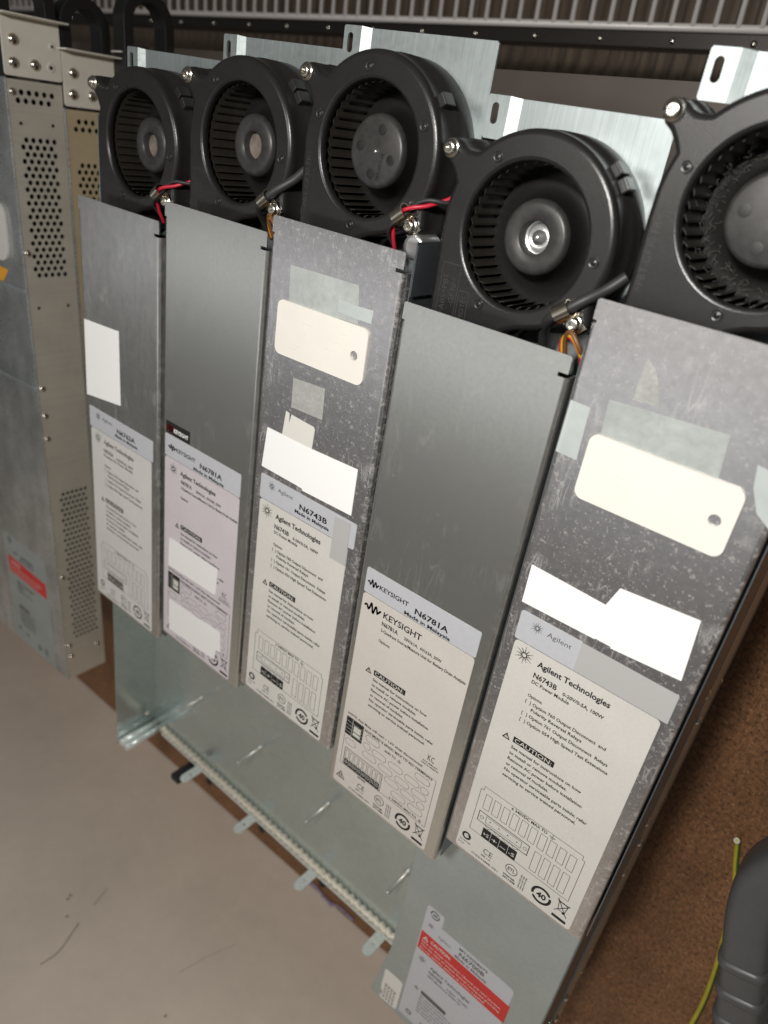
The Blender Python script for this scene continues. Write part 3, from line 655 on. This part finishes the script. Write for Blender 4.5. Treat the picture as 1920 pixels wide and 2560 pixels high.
# module 5
lb, sr = std_label(m5, 'lab_cream', 'serial')
print_power_label(lb, '', 'N6743B', '0-20V/0-5A, 100W', 'DC Power Module'); serial_print(sr, 'A', '', 0, False)
sheet('blank_sticker', 'patch', m5, [(39.5, 150.6), (85.8, 150.6), (86.8, 151.6), (86.8, 167.5), (39.5, 167.5)], -.32)
ivory(m5, 14.2, 52.8, 79.6, 83.2, 72.3, 68.6, 0)
sheet('tape_strip', 'tape', m5, [(17.0, 37.4), (65.8, 34.9), (67.6, 52.4), (17.8, 52.6)], -.1)
sheet('tape_strip', 'tape_l', m5, [(.8, 43.1), (10.1, 43.6), (10.9, 67.6), (.6, 67.3)], -.1)
sheet('tape_strip', 'tape_l', m5, [(78.6, 42), (91, 44), (91, 64), (85, 60), (80.4, 51)], -.1)
sheet('glue_mark', 'residue', m5, [(26.6, 16.6), (31, 20), (34, 25), (37, 33.8), (26.3, 34.3)], -.06)
sheet('blank_sticker', 'white', m5, [(4.8, 125.2), (44.4, 126.7), (44.2, 145.8), (5.1, 146.6)], -.2)
sheet('blank_sticker', 'white', m5, [(43.6, 126.6), (47.1, 115.6), (82.4, 112.5), (84.8, 143.4), (52.2, 146.0), (52, 145.2), (43.6, 145.2)], -.36)

# ------------------------------------------------------------------ setting: floor and bench
def W(X, Y, Z): return (X + .26, Z + .30, .483 - Y)
mb = MB(); mb.add([(-9, -9, -.87), (5, -9, -.87), (5, 4, -.87), (-9, 4, -.87)], [(0, 1, 2, 3)]); tag(mb.obj('floor', 'floor'), kind='structure')
wl_ = empty('wall', (.0, -.12, -.87), math.radians(2.17)); wl_['kind'] = 'structure'
mb = MB(); mb.box((-4.0, -.60, 0), (3.0, -.4512, 1.62)); mb.obj('wall_panel', 'wall', wl_)
bench = empty('workbench', (.0, -.12, -.87), math.radians(2.17), 'brown fibre board bench top under all the stacked equipment', 'bench')
mb = MB(); mb.box((-1.25, -.449, .850), (.95, .459, .8699)); mb.obj('bench_top', 'board', bench, .0015)
mb = MB(); mb.box((-1.25, .405, .8702), (.95, .4592, .8712)); mb.obj('edge_trim', 'trim', bench)
for x in (-1.15, .85):
    for y in (-.36, .40):
        mb = MB(); mb.box((x - .02, y - .02, 0), (x + .02, y + .02, .8499)); mb.obj('leg', 'benchleg', bench)

# ------------------------------------------------------------------ the open chassis under the modules
XL, XR = -.5415, -.0292
ch = empty('open_chassis', W((XL + XR) / 2, .3832, -.35), 0, 'open galvanised chassis tray with upright pins, carrying the row of modules', 'chassis')
def chp(X, Y, Z): return (X - (XL + XR) / 2, Z + .35, .3832 - Y)
def cbox(name, m, X0, X1, Y0, Y1, Z0, Z1, parent=ch, bevel=None):
    mb = MB(); a = chp(X0, Y1, Z0); b = chp(X1, Y0, Z1); mb.box(a, b); return mb.obj(name, m, parent, bevel)
cbox('floor_pan', 'zinc', XL + .0012, XR - .0012, .3815, .3830, -.652, -.03)
cbox('side_wall', 'zinc', XL, XL + .0012, .3336, .3830, -.660, -.03)
cbox('side_wall', 'steel_dk', XR - .0012, XR, .3336, .3830, -.655, -.03)
cbox('rim_flange', 'zinc', XR - .004, XR - .0013, .3337, .3347, -.36, -.03)
post = MB()
for dx in (0, .0095): post.tube([chp(XL + .0058 + dx, .3345, -.6555), chp(XL + .0058 + dx, .3815, -.6555)], .0041, 12)
post.box(chp(XL + .0058, .381, -.6585), chp(XL + .0153, .335, -.6565)); post.obj('corner_post', 'bright', ch)
cbox('rear_lip', 'zinc', XL + .022, XR - .002, .3770, .3815, -.660, -.6545)
gk = MB(); npt = 128; seg = 9
for row, zz in enumerate((-.6505,)):
    pts = [chp(XL + .022 + (XR - XL - .026) * j / npt, .3775 + .0006 * (j % 2), zz + .0019 * (1 if j % 2 else -1)) for j in range(npt + 1)]
    gk.tube(pts, .0040, seg)
gk.obj('mesh_gasket', 'gasket', ch)
cbox('gasket_edge', 'bright', XL + .022, XR - .002, .3765, .3772, -.6600, -.6575)
TX = [(408, 1900), (545, 2020), (700, 2175), (872, 2345)]
for X in (-.4525, -.3640, -.2755, -.1870):
    t = MB(); hw = .0054
    pr = [(-hw, 0), (hw, 0), (hw, .018)] + [(hw * math.cos(a), .018 + hw * math.sin(a)) for a in [PI * q / 8 for q in range(1, 8)]] + [(-hw, .018)]
    hole = circ(0, .011, .0013, 10)
    t.flat(pr, [hole], 0, .0009); o = t.obj('guide_tab', 'bright', ch); o.location = chp(X, .3770, -.6610); o.rotation_euler = (PI / 2, 0, 0)
bt = MB(); bt.box((-.0065, -.004, 0), (.0065, .004, .030)); o = bt.obj('rubber_stop', 'rubber', ch, .0015); o.location = chp(-.4640, .3830, -.6685)
for X in (-.4590, -.3668, -.2742, -.1785):
    p = MB(); p.lathe([(.0034, 0), (.0034, .0012), (.0018, .0014), (.0018, .0275), (.0013, .0288), (.00001, .0290)], 14); o = p.obj('guide_pin', 'pin', ch); o.location = chp(X, .3815, -.5640)
for (X, Y, Z) in ((XL + .0012, .372, -.6395),):
    o = link('screw', DOMES, None, ch); o.location = chp(X, Y, Z); o.rotation_euler = (0, PI / 2, 0)
for (X, Y, Z) in ((XR, .366, -.347), (XR, .366, -.394), (XR, .366, -.245), (XR, .371, -.580), (XR, .350, -.5685), (XR, .366, -.30 + .16)):
    o = link('screw', DOMES, None, ch); o.location = chp(X, Y, Z); o.rotation_euler = (0, PI / 2, 0); o.scale = (1.35, 1.35, 1.9)
st = MB()
for i in range(14):
    Z = -.10 - i * .0085
    for j in range(3): st.lathe([(.0007, 0), (.0006, .0012), (.00001, .0018)], 6, Matrix.Translation(chp(XR, .361 + j * .0032, Z - j * .0012)) @ Matrix.Rotation(PI / 2, 4, 'Y'))
st.obj('spring_finger_strip', 'screw', ch)
# cover panel over the power section
cv = MB(); c = lambda X, Z: chp(X, .3336, Z)[:2]
cv.flat([c(-.1535, -.34), c(-.1535, -.585), c(-.1630, -.6575), c(-.0300, -.6620), c(-.0300, -.34)], (), chp(0, .3346, 0)[2], chp(0, .3332, 0)[2])
cov = cv.obj('cover_panel', 'zincpanel', ch, .0006)
sd = MB(); a = chp(-.1535, .3820, -.585); sd.box((a[0], a[1], a[2]), (a[0] + .0012, a[1] + .245, chp(0, .3348, 0)[2])); sd.obj('panel_side', 'zinc', ch)
ZP = chp(0, .3332, 0)[2]
def psheet(name, m, pts, parent, h0=0, h1=.00018, holes=()):
    mb = MB(); mb.flat([c(*p) for p in pts], (), ZP + h0, ZP + h1); return mb.obj(name, m, parent)
pl = psheet('rating_label', 'serial', [(-.1318, -.5075), (-.1185, -.5075), (-.1175, -.5085), (-.1175, -.5205), (-.0555, -.5205), (-.0540, -.5225), (-.0540, -.65), (-.1330, -.65), (-.1330, -.5090)], cov)
psheet('caution_strip', 'redlab', [(-.1322, -.5378), (-.0530, -.5386), (-.0530, -.5596), (-.1322, -.5594)], cov, .0002, .0004)
wl = psheet('small_label', 'paper_w', [(-.1535, -.6172), (-.1515, -.6158), (-.1372, -.6150), (-.1352, -.6165), (-.1352, -.6520), (-.1370, -.6540), (-.1520, -.6560), (-.1535, -.6545)], cov)
class PInk(Ink):
    pass
def pink(z): return Ink(z)
def pu(X): return (X - (XL + XR) / 2) * 1000
def pv(Z): return -(Z + .35) * 1000
k = Ink(ZP + .0003); kr = Ink(ZP + .0005)
ring40(k, pu(-.1252), pv(-.5130), 4.2)
star(k, pu(-.1262), pv(-.5265), 3.0); k.text('Agilent', pu(-.1185), pv(-.5320), pu(-.1065), 2.6, -.006)
k.text('MY43008679', pu(-.1003), pv(-.5258), pu(-.0755), 2.6, .012); k.text('N6700B', pu(-.0993), pv(-.5318), pu(-.0770), 3.8, .02); k.text('Made in Malaysia', pu(-.1020), pv(-.5362), pu(-.0740), 2.3, .02)
warning_triangle(kr, pu(-.1272), pv(-.5435), 2.6); kr.text('CAUTION:', pu(-.1225), pv(-.5440), pu(-.1040), 3.2, .012)
for i, t in enumerate(('Static can damage components. Observe anti-static practices.', 'This unit relies on proper thermal cooling and grounding.', 'Do not operate without all covers installed.')):
    kr.text(t, pu(-.1300), pv(-.5490 - i * .0042), pu(-.0580 - (i == 2) * .012), 2.0, .006)
star(k, pu(-.1255), pv(-.5685), 4.0); k.text('Agilent Technologies', pu(-.1172), pv(-.5712), pu(-.0806), 3.2, .012); k.text('N6700B', pu(-.1172), pv(-.5770), pu(-.1045), 3.0, .02); k.text('0-400W  100-240V', pu(-.1000), pv(-.5778), pu(-.0800), 2.0, .01)
k.text('MPS Mainframe 50/60 Hz', pu(-.1172), pv(-.5815), pu(-.0860), 2.0, .012)
warning_triangle(k, pu(-.1235), pv(-.6045), 2.2); k.rect(pu(-.1186), pv(-.6025), pu(-.0945), pv(-.6068))
for i, e_ in enumerate((-.082, -.086, -.080, -.090, -.078, -.081)): k.text('See manual for instructions on install', pu(-.1186), pv(-.6108 - i * .0040), pu(e_), 1.9, .014)
k.ring(pu(-.1240), pv(-.6410), 2.8, 1.2); k.text('CE', pu(-.1120), pv(-.6440), pu(-.1060), 4.2, .0)
kw2 = Ink(ZP + .0003)
for i in range(5): k.text('A01 9E7 L4C 002' if i else 'A/3061', pu(-.1515 + i * .0031), pv(-.6530), None, 1.9, .01, PI / 2)
k.obj('printed_text', 'inkgrey', pl); kr.obj('printed_text', 'paper_w', pl)

# ------------------------------------------------------------------ rack units: closed boxes with perforated sides
def dome(parent, loc, rot): o = link('screw', DOMES, None, parent); o.location = loc; o.rotation_euler = rot; return o
def perforated_side(y0, y1, h0, h1, blocks, t=.001):
    """sheet in the x=0 plane, y down the unit, with rows of real holes; blocks = (y start, rows, hole count, first height, pitch h, pitch y, radius)"""
    mb = MB()
    def quad(ya, yb, ha, hb):
        if abs(ya - yb) < 1e-7 or abs(ha - hb) < 1e-7: return
        mb.add([(0, ya, ha), (0, ya, hb), (0, yb, hb), (0, yb, ha)], [(0, 1, 2, 3)] if yb < ya else [(3, 2, 1, 0)])
    y = y0
    for (ys, rows, n, hs, ph, py, r) in blocks:
        quad(y, ys, h0, h1)
        for q in range(rows):
            ya = ys - q * py; yb = ya - py; off = hs + (ph / 2 if q % 2 else 0); ha = off - ph / 2; hb = ha - 0 + n * ph
            quad(ya, yb, h0, ha); quad(ya, yb, hb, h1)
            for i in range(n):
                ch_ = off + i * ph; cy_ = (ya + yb) / 2; K = 12
                ci = [(0, cy_ + r * math.sin(2 * PI * j / K), ch_ + r * math.cos(2 * PI * j / K)) for j in range(K)]
                sq = []
                for j in range(K):
                    a = 2 * PI * j / K; dx, dy = math.cos(a), math.sin(a); s_ = min((ph / 2) / max(abs(dx), 1e-6), (py / 2) / max(abs(dy), 1e-6)); sq.append((0, cy_ + dy * s_, ch_ + dx * s_))
                # add the four corners
                cor = [(0, cy_ + py / 2, ch_ + ph / 2), (0, cy_ + py / 2, ch_ - ph / 2), (0, cy_ - py / 2, ch_ - ph / 2), (0, cy_ - py / 2, ch_ + ph / 2)]
                ci2 = [(-.0010, p[1], p[2]) for p in ci]
                fs = [(j, (j + 1) % K, K + (j + 1) % K, K + j) for j in range(K)]
                fs += [(K + j, K + (j + 1) % K, 2 * K + (j + 1) % K, 2 * K + j) for j in range(K)]
                mb.add([p for p in sq] + ci + ci2, fs)
                for cc_, j in zip(cor, (1, 4, 7, 10)): mb.add([sq[j], cc_, sq[(j + 1) % K]], [(0, 1, 2)])
        y = ys - rows * py
    quad(y, y1, h0, h1)
    return mb
UW = .432
def rack_unit(loc, rz, side_m, label, detail=True, cover='lid_unit', group=None, UL=.617):
    e = empty('rack_unit', loc, rz, label, 'rack unit', group); h = .0497
    bl = [(-.0068, 2, 5, .0101, .0066, .0062, .0022), (-.0424, 21, 5, .0112, .0062, .00555, .00215), (-.376, 31, 6, .0085, .0050, .0061, .0019)][:3 if UL > .6 else 2] if detail else []
    perforated_side(-.001, -UL, .0008, h - .0012, bl).obj('side_panel', side_m, e)
    mb = MB(); mb.box((-UW, -UL, h - .0012), (.0006, .0, h)); cvr = mb.obj('top_cover', cover, e, .0008)
    mb = MB(); mb.box((-UW, -UL, 0), (-.0004, 0, .0008)); mb.obj('bottom_panel', 'steel_dk', e)
    mb = MB(); mb.box((-UW, -UL, .0008), (-.0004, -UL + .001, h - .0012)); mb.obj('rear_panel', 'steel_dk', e)
    mb = MB(); mb.box((-UW, -UL + .001, .0008), (-UW + .001, 0, h - .0012)); mb.obj('side_panel', 'steel_dk', e)
    mb = MB(); mb.box((-UW + .002, -.004, .0008), (-.0016, -.003, h - .0012)); mb.obj('front_panel', 'enamel', e)
    mb = MB(); mb.box((-.020, -UL + .002, .0014), (-.019, -.005, h - .002)); mb.obj('dark_backing', 'hole', e)  # black sheet added behind the perforations so the holes look dark
    return e, cvr, h
def ear(e, h):
    """white rack bracket at the front of the side with its bent flange"""
    mb = MB(); o = rrect(.0013, .0004, .0440, h - .0004, .0022)
    mb.flat(o, (), 0, .0014); b = mb.obj('rack_bracket', 'enamel', e, .0003); b.matrix_local = Matrix(((0, 0, 1, .0002), (1, 0, 0, 0), (0, 1, 0, 0), (0, 0, 0, 1)))
    mb = MB(); mb.box((.0017, .0428, -.0006), (.0165, .0440, h + .004)); mb.obj('rack_flange', 'enamel', e, .0004)
    for (y, z) in ((.0270, .0400), (.0108, .0415), (.0112, .0236)): o_ = dome(e, (.0017, y, z), (0, PI / 2, 0)); o_.scale = (1.45, 1.45, 1.3)
    for (y, z, r) in ((.0109, .0099, .0036), (.0264, .0076, .0028)):
        m_ = MB(); m_.lathe([(r, 0), (r, .0003), (r * .8, .0004), (r * .42, -.0002 + .0005)], 16); o_ = m_.obj('countersink', 'enamel', e); o_.location = (.0016, y, z); o_.rotation_euler = (0, PI / 2, 0)
        m_ = MB(); m_.lathe([(r * .42, .00052), (.00001, .00052)], 12); o_ = m_.obj('screw_hole', 'hole', e); o_.location = (.0016, y, z); o_.rotation_euler = (0, PI / 2, 0)
def handle(e, x=-.004, w=.046, up=.078, z0=.001):
    pts = [Vector((x, -.004, z0 + .004))] ; zc = z0 + w / 2; R = w / 2 - .004
    pts = [(x, -.004, zc - R), (x, up - R, zc - R)] + [(x, up - R + R * math.sin(a), zc - R * math.cos(a)) for a in [PI * q / 14 for q in range(1, 14)]] + [(x, up - R, zc + R), (x, -.004, zc + R)]
    mb = MB(); vs = []; fs = []; n = len(pts); hw, hd = .0085, .0046
    for i, p in enumerate(pts):
        p = Vector(p); t = (Vector(pts[min(i + 1, n - 1)]) - Vector(pts[max(i - 1, 0)])).normalized(); nn = Vector((1, 0, 0)).cross(t)
        for a, b in ((-hw, -hd), (hw, -hd), (hw, hd), (-hw, hd)): vs.append(p + Vector((1, 0, 0)) * a + nn * b)
    for i in range(n - 1):
        for q in range(4): a = i * 4 + q; b = i * 4 + (q + 1) % 4; fs.append((a, b, b + 4, a + 4))
    mb.add(vs, fs)
    g = 26
    for q in range(g):
        a = PI * (.06 + .55 * q / g); c_ = Vector((x, up - R + (R + hd) * math.sin(a), zc + (R + hd) * math.cos(a))); mb.tube([c_ - Vector((hw, 0, 0)), c_ + Vector((hw, 0, 0))], .0008, 5)
    return mb.obj('handle', 'handle', e, .0008)
RZ = math.radians(3.02)
units = []
base = Vector(W(-.6736, .3335, -.018))
for j, (dy, sm, lab) in enumerate(((0, 'side_steel', 'topmost rack unit of the stack of three, red strip on its cover label'), (-.0172, 'side_gold', 'middle rack unit of the stack of three, yellowish perforated side'), (-.012, 'side_gold', 'bottom rack unit of the stack of three, standing on the bench'))):
    e, cvr, h = rack_unit((base.x + .0012 * j, base.y + dy, base.z - .0497 * (j + 1) if j < 2 else .0003), RZ, sm, lab, j == 0 or 1, group='rack units stacked in threes', UL=(.617, .50, .46)[j])
    ear(e, h); handle(e, (-.010, -.010, .012)[j], (.046, .045, .050)[j], (.072, .080, .088)[j])
    units.append((e, cvr, h))
e, cvr, h = units[0]
for (y, z) in ((-.0100, .0440), (-.1365, .0452), (-.262, .0445), (-.290, .0445), (-.314, .0446), (-.478, .0440), (-.5705, .0440), (-.5858, .0428), (-.5841, .0100)): dome(e, (.0002, y, z), (0, PI / 2, 0))
for (y, z) in ((-.0329, .0396), (-.0325, .0116), (-.1852, .0400), (-.1849, .0112)):
    m_ = MB(); m_.lathe([(.0014, .0002), (.00001, .0002)], 12); o_ = m_.obj('screw_hole', 'hole', e); o_.location = (.0002, y, z); o_.rotation_euler = (0, PI / 2, 0)
for y in (-.17, -.262):
    mb = MB(); mb.box((-UW + .01, y - .0022, h), (-.0005, y + .0022, h + .0014)); mb.obj('cover_seam', 'galv', e, .0008)
mb = MB(); mb.flat(rrect(-.075, -.148, -.022, -.098, .012, 6), (), h, h + .003); mb.obj('finger_recess', 'lab_grey', e, .001)
mb = MB(); mb.flat([(-.062, -.154), (-.030, -.156), (-.046, -.172)], (), h, h + .0002); mb.obj('warning_sticker', 'orange', e)
al = MB(); al.flat([(-.118, -.615), (-.024, -.615), (-.024, -.465), (-.118, -.465)], (), h, h + .0002); lb_ = al.obj('rating_label', 'zincpanel', e)
mb = MB(); mb.flat([(-.112, -.4950), (-.028, -.4985), (-.028, -.5185), (-.112, -.5165)], (), h + .0002, h + .0004); mb.obj('caution_strip', 'redlab', e)
k = Ink(h + .0004); k2 = Ink(h + .0006)
ring40(k, -103, 472, 4.2); k.text('Agilent', -98, 487, -86, 2.6); k.text('N6700B', -80, 488, -54, 3.8, .02); k.text('Made in Malaysia', -84, 492.5, -52, 2.2, .02)
k2.text('CAUTION:', -106, 503, -84, 3.2, .01); k2.text('Static can damage components. Observe practices.', -108, 508.5, -36, 2, .006); k2.text('Do not operate without all covers installed.', -108, 513.5, -44, 2, .006)
k.text('Agilent Technologies', -98, 528, -60, 3.2, .012); k.text('N6700B', -98, 534, -84, 3, .02); k.text('MPS Mainframe 50/60 Hz', -98, 539, -64, 2, .01); k.rect(-100, 560, -76, 564)
for i in range(6): k.text('See manual for instructions on install', -100, 568 + i * 4, -66, 1.9, .014)
k.text('CE', -90, 602, -84, 4.2); k.ring(-106, 598, 2.8, 1.2); ring40(k, -60, 604, 4); bin_mark(k, -44, 602, .8)
k.obj('printed_text', 'inkgrey', lb_); k2.obj('printed_text', 'paper_w', lb_)
# two closed units under the open chassis
for j in range(2):
    e, cvr, h = rack_unit((XR + .26 + .0010 - .0022 * j, .30 - .035, .0500 if j == 0 else .0002), 0, 'side_steel', ('middle closed rack unit directly beneath the open chassis tray', 'lowest closed rack unit on the bench below the open chassis')[j], False, 'steel_dk', group='rack units stacked in threes')
    for y in (-.25, -.36, -.545, -.575): dome(e, (.0002, y, .036), (0, PI / 2, 0))
    e.scale = (1.17, 1, 1) if False else (1, 1, 1)

# ------------------------------------------------------------------ wire shelves behind
def wire_shelf(name, loc, n, pitch, x0, depth, label, rail_m, wire_m, rod=.0025, deck=None):
    e = empty(name, loc, math.radians(2.0), label, 'wire shelf')
    x1 = x0 + n * pitch
    mb = MB(); mb.tube([(x0, 0, 0), (x1, 0, 0)], .0035, 10); mb.obj('front_rod', 'chrome', e)
    mb = MB(); mb.box((x0, -.017, -.030), (x1, .001, -.0035)); rl = mb.obj('rail', rail_m, e, .001)
    mb = MB(); mb.tube([(x0, depth, 0), (x1, depth, 0)], .0035, 8); mb.obj('back_rod', 'chrome', e)
    W_ = MB().tube([(0, -.0055 + .006, .0025), (0, depth, .0025)], rod, 8).mesh('wire'); W_.materials.append(M[wire_m])
    for q in range(n):
        o = link('wire', W_, None, e); o.location = (x0 + (q + .5) * pitch, 0, 0)
    for q in range(int((x1 - x0) / .075)):
        o = link('rivet', DOMES, None, e); o.location = (x0 + .04 + q * .075, -.0105, -.0036)
    if deck:
        mb = MB(); mb.box((x0, .004, -.034), (x1, depth, -.030)); mb.obj('deck_board', deck, e)
    for xx in (x0 + .01, x1 - .01):
        for yy in (.01, depth - .01):
            mb = MB(); mb.tube([(xx, yy, -.87 - loc[2] + .001), (xx, yy, .25)], .012, 12); mb.obj('post', 'dkrail', e)
    return e
wire_shelf('wire_shelf', W(-.564, .80, .104), 112, .0207, -1.45, .40, 'chrome wire shelf with close set bars and dark riveted rail behind the blowers', 'dkrail', 'chrome')
wire_shelf('wire_shelf', W(-.66, 1.05, -.16), 104, .0215, -1.35, .75, 'lower wire shelf over a brown deck, seen below the dark riveted rail', 'deck', 'deckwire', .0013, 'deck')
for j, (x, y, sx, sy, sz, lab) in enumerate(((-1.05, .48, .62, .30, .22, 'long brown cardboard box standing on the lower shelf deck'), (-.30, .50, .50, .28, .20, 'wide brown cardboard box next to the long one on the lower shelf'))):
    b = empty('cardboard_box', (x, y + .06, W(0, 1.05, 0)[2] + .0048), math.radians(2), lab, 'box')
    mb = MB(); mb.box((0, 0, 0), (sx, sy * .8, sz)); mb.obj('carton', 'card', b, .002)
    mb = MB(); mb.box((.0, sy * .4 - .025, sz + .0002), (sx, sy * .4 + .025, sz + .0006)); mb.obj('packing_tape', 'deck', b)

# ------------------------------------------------------------------ grey plastic carry handle and case at the right, green-yellow wire
def pxY(X, Y, Z): return Vector(W(X, Y, Z))
cs = empty('tool_case', W(.075, .483, -.44), 0, 'dark grey plastic case with thick ribbed handle beside the chassis', 'case')
o0 = Vector(W(.075, .483, -.44))
def L(X, Y, Z): return Vector(W(X, Y, Z)) - o0
mb = MB(); mb.flat([tuple(L(x, .483, z))[:2] for x, z in ((.074, -.35), (.068, -.50), (.069, -.56), (.072, -.64), (.16, -.62), (.16, -.30), (.09, -.30))], (), .0005, .030); mb.obj('case_body', 'grey_lt', cs, .003)
path = bezier([L(.096, .425, -.290), L(.066, .425, -.333), L(.0450, .425, -.378), L(.0445, .425, -.404), L(.054, .425, -.442), L(.068, .425, -.49), L(.080, .425, -.54), L(.088, .425, -.60)], 8)
def sweep(path, w, h, e=.45, n=24):
    rings = []
    for i, p in enumerate(path):
        t = (path[min(i + 1, len(path) - 1)] - path[max(i - 1, 0)]).normalized(); sx = Vector((0, 0, 1)).cross(t).normalized(); up = t.cross(sx)
        rings.append([p + sx * w * math.copysign(abs(math.cos(a)) ** e, math.cos(a)) + up * h * math.copysign(abs(math.sin(a)) ** e, math.sin(a)) for a in [2 * PI * k / n for k in range(n)]])
    m_ = MB(); m_.loft(rings); m_.add(rings[0], [tuple(reversed(range(n)))]); m_.add(rings[-1], [tuple(range(n))]); return m_
grip = sweep(path, .0145, .018).obj('grip', 'grey_pl', cs)
for i in range(34, len(path) - 2, 4):
    a = path[i]; t = (path[i + 1] - path[i - 1]).normalized(); mt = Matrix.Translation(a) @ t.to_track_quat('Z', 'Y').to_matrix().to_4x4()
    rp = [a + t * q for q in (-.0042, -.003, -.0012, .0012, .003, .0042)]
    sx = Vector((0, 0, 1)).cross(t).normalized(); up = t.cross(sx); rr = []
    for q, g in zip(rp, (.96, 1.06, 1.11, 1.11, 1.06, .96)): rr.append([q + sx * .0145 * g * math.copysign(abs(math.cos(b)) ** .45, math.cos(b)) + up * .018 * g * math.copysign(abs(math.sin(b)) ** .45, math.sin(b)) for b in [2 * PI * k / 24 for k in range(24)]])
    r = MB(); r.loft(rr); r.obj('grip_rib', 'grey_pl', grip)
path2 = bezier([L(.10, .44, -.345), L(.072, .44, -.372), L(.060, .44, -.405), L(.072, .44, -.44)], 8)
mb = MB(); mb.tube(path2, .0085, 14); mb.obj('grip_arm', 'grey_pl', cs)
for q in ((.066, .445, -.46), (.082, .445, -.57)):
    mb = MB(); a = L(*q); mb.box((a.x - .006, a.y - .006, .029), (a.x + .006, a.y + .006, a.z)); mb.obj('handle_foot', 'grey_pl', cs)
gw = [Vector(W(*q)) for q in ((.0236, .481, -.4225), (.0290, .481, -.441), (.0385, .481, -.470), (.0450, .481, -.5035), (.0525, .481, -.545), (.0575, .481, -.585), (.0592, .481, -.621), (.0605, .481, -.68))]
org = Vector((gw[0].x, gw[0].y, 0)); ew = empty('earth_wire', org, 0, 'yellow and green striped wire lying on the brown board, cut end up', 'wire')
gp = bezier([gw[0] + Vector((-.001, .006, .007)), gw[0]] + gw[1:], 8); gp = [q - org for q in gp]
mb = MB(); mb.tube(gp, .0021, 12, True, 0, lambda k_, s_: k_ in (7, 8, 9, 10)); mb.obj('insulation', 'gyel', ew, None, ('ggrn',))
t = (gp[0] - gp[1]).normalized(); mt = Matrix.Translation(gp[0] + t * .00005) @ t.to_track_quat('Z', 'Y').to_matrix().to_4x4()
mb = MB(); mb.lathe([(.0021, 0), (.0021, .0004), (.0011, .0004), (.0011, -.0004), (.00001, -.0004)], 14, mt); mb.obj('cut_end', 'wht', ew)

# black plugs in the board, lint on the dusty impeller
for X, Z in ((-.5563, -.8522), (-.4474, -.8519), (-.3360, -.8494)):
    mb = MB(); mb.lathe([(.0055, 0), (.0052, .0012), (.00001, .0016)], 16); o = mb.obj('plug', 'rubber', bench); o.matrix_world = Matrix.Translation(W(X, .4829, Z)); o.matrix_parent_inverse = Matrix()
    o.location = (Matrix.Translation((.0, -.12, -.87)) @ Matrix.Rotation(math.radians(2.17), 4, 'Z')).inverted() @ Vector(W(X, .4829, Z))
hs5 = [c_ for c_ in m5.children if c_.name.startswith('blower_housing')][0]
mb = MB(); random.seed(3)
for q in range(260):
    a = random.uniform(1.6, 5.0); r = random.uniform(21, 30.5); d = 40.2 - max(0, r - 23) * random.uniform(.3, 2.2)
    p0 = Vector(P(FC[0] + r * math.cos(a), FC[1] - r * math.sin(a), d)); dv = Vector((random.gauss(0, 1), random.gauss(0, 1), abs(random.gauss(0, .7)))).normalized() * random.uniform(.001, .0032)
    mb.tube([p0, p0 + dv * .5 + Vector((random.gauss(0, .0004), random.gauss(0, .0004), .0003)), p0 + dv], .00010, 4, False)
lo_ = mb.obj('lint', 'lintm', hs5); lo_['kind'] = 'stuff'

# ------------------------------------------------------------------ marks on the wall, thread at the board edge
rot_ = Matrix.Rotation(math.radians(2.17), 3, 'Z')
def wall_pt(s, z, out=.0006): return Vector((0, -.12, 0)) + rot_ @ Vector((s, -.4512 + out, 0)) + Vector((0, 0, z))
def wall_strand(name, pts, r, m, lab, cat, grp=None):
    q = bezier([wall_pt(a, b, r) for a, b in pts], 8); o0 = q[0].copy(); mb = MB(); mb.tube([p - o0 for p in q], r, 6); o = mb.obj(name, m); o.location = o0; return tag(o, lab, cat, grp)
wall_strand('hair', [(-.2585, .2773), (-.2576, .2572), (-.2650, .2384), (-.2722, .2232)], .00042, 'hair', 'single dark curved hair stuck on the grey wall', 'hair')
wall_strand('scuff', [(-.1413, .1777), (-.1370, .160), (-.1331, .1449), (-.1208, .1137)], .00025, 'scuffm', 'long faint scuff trailing across the grey wall', 'scuff')
wall_strand('scuff', [(-.2881, .1761), (-.2840, .188), (-.2798, .1990)], .0004, 'scuffm', 'short faint dark scuff near the crumbs on the grey wall', 'scuff')
CR = MB().lathe([(.0005, -.0009), (.0016, -.0003), (.0013, .0006), (.00001, .0011)], 7, smooth=False).mesh('crumb'); CR.materials.append(M['crumb'])
for a, b in ((-.3082, .2165), (-.2891, .2285), (-.1148, .2166), (-.3105, .2120)):
    o = link('crumb', CR); o.location = wall_pt(a, b, .0010); o.rotation_euler = (a * 40, b * 30, 1); tag(o, 'tiny dried crumb stuck on the grey wall', 'crumb', 'crumbs on the wall')
q = bezier([(-.105, -.568, .0016), (-.085, -.562, .002), (-.060, -.566, .0032), (-.040, -.556, .004), (-.018, -.556, .0045)], 10); o0 = Vector((q[0].x, q[0].y, 0)); th = empty('frayed_thread', o0, 0, 'loose purple frayed thread at the foot of the wall', 'thread')
mb = MB(); mb.tube([p - o0 for p in q], .0016, 7); mb.obj('strand', 'purple', th)
for j in range(9):
    a = q[4 + j * 4] - o0; mb = MB(); d = Vector((random.uniform(-.009, .009), random.uniform(.001, .008), random.uniform(.0005, .004))); mb.tube([a, a + d * .6 + Vector((0, 0, .001)), a + d], .0005, 5); mb.obj('fibre', 'purple', th)
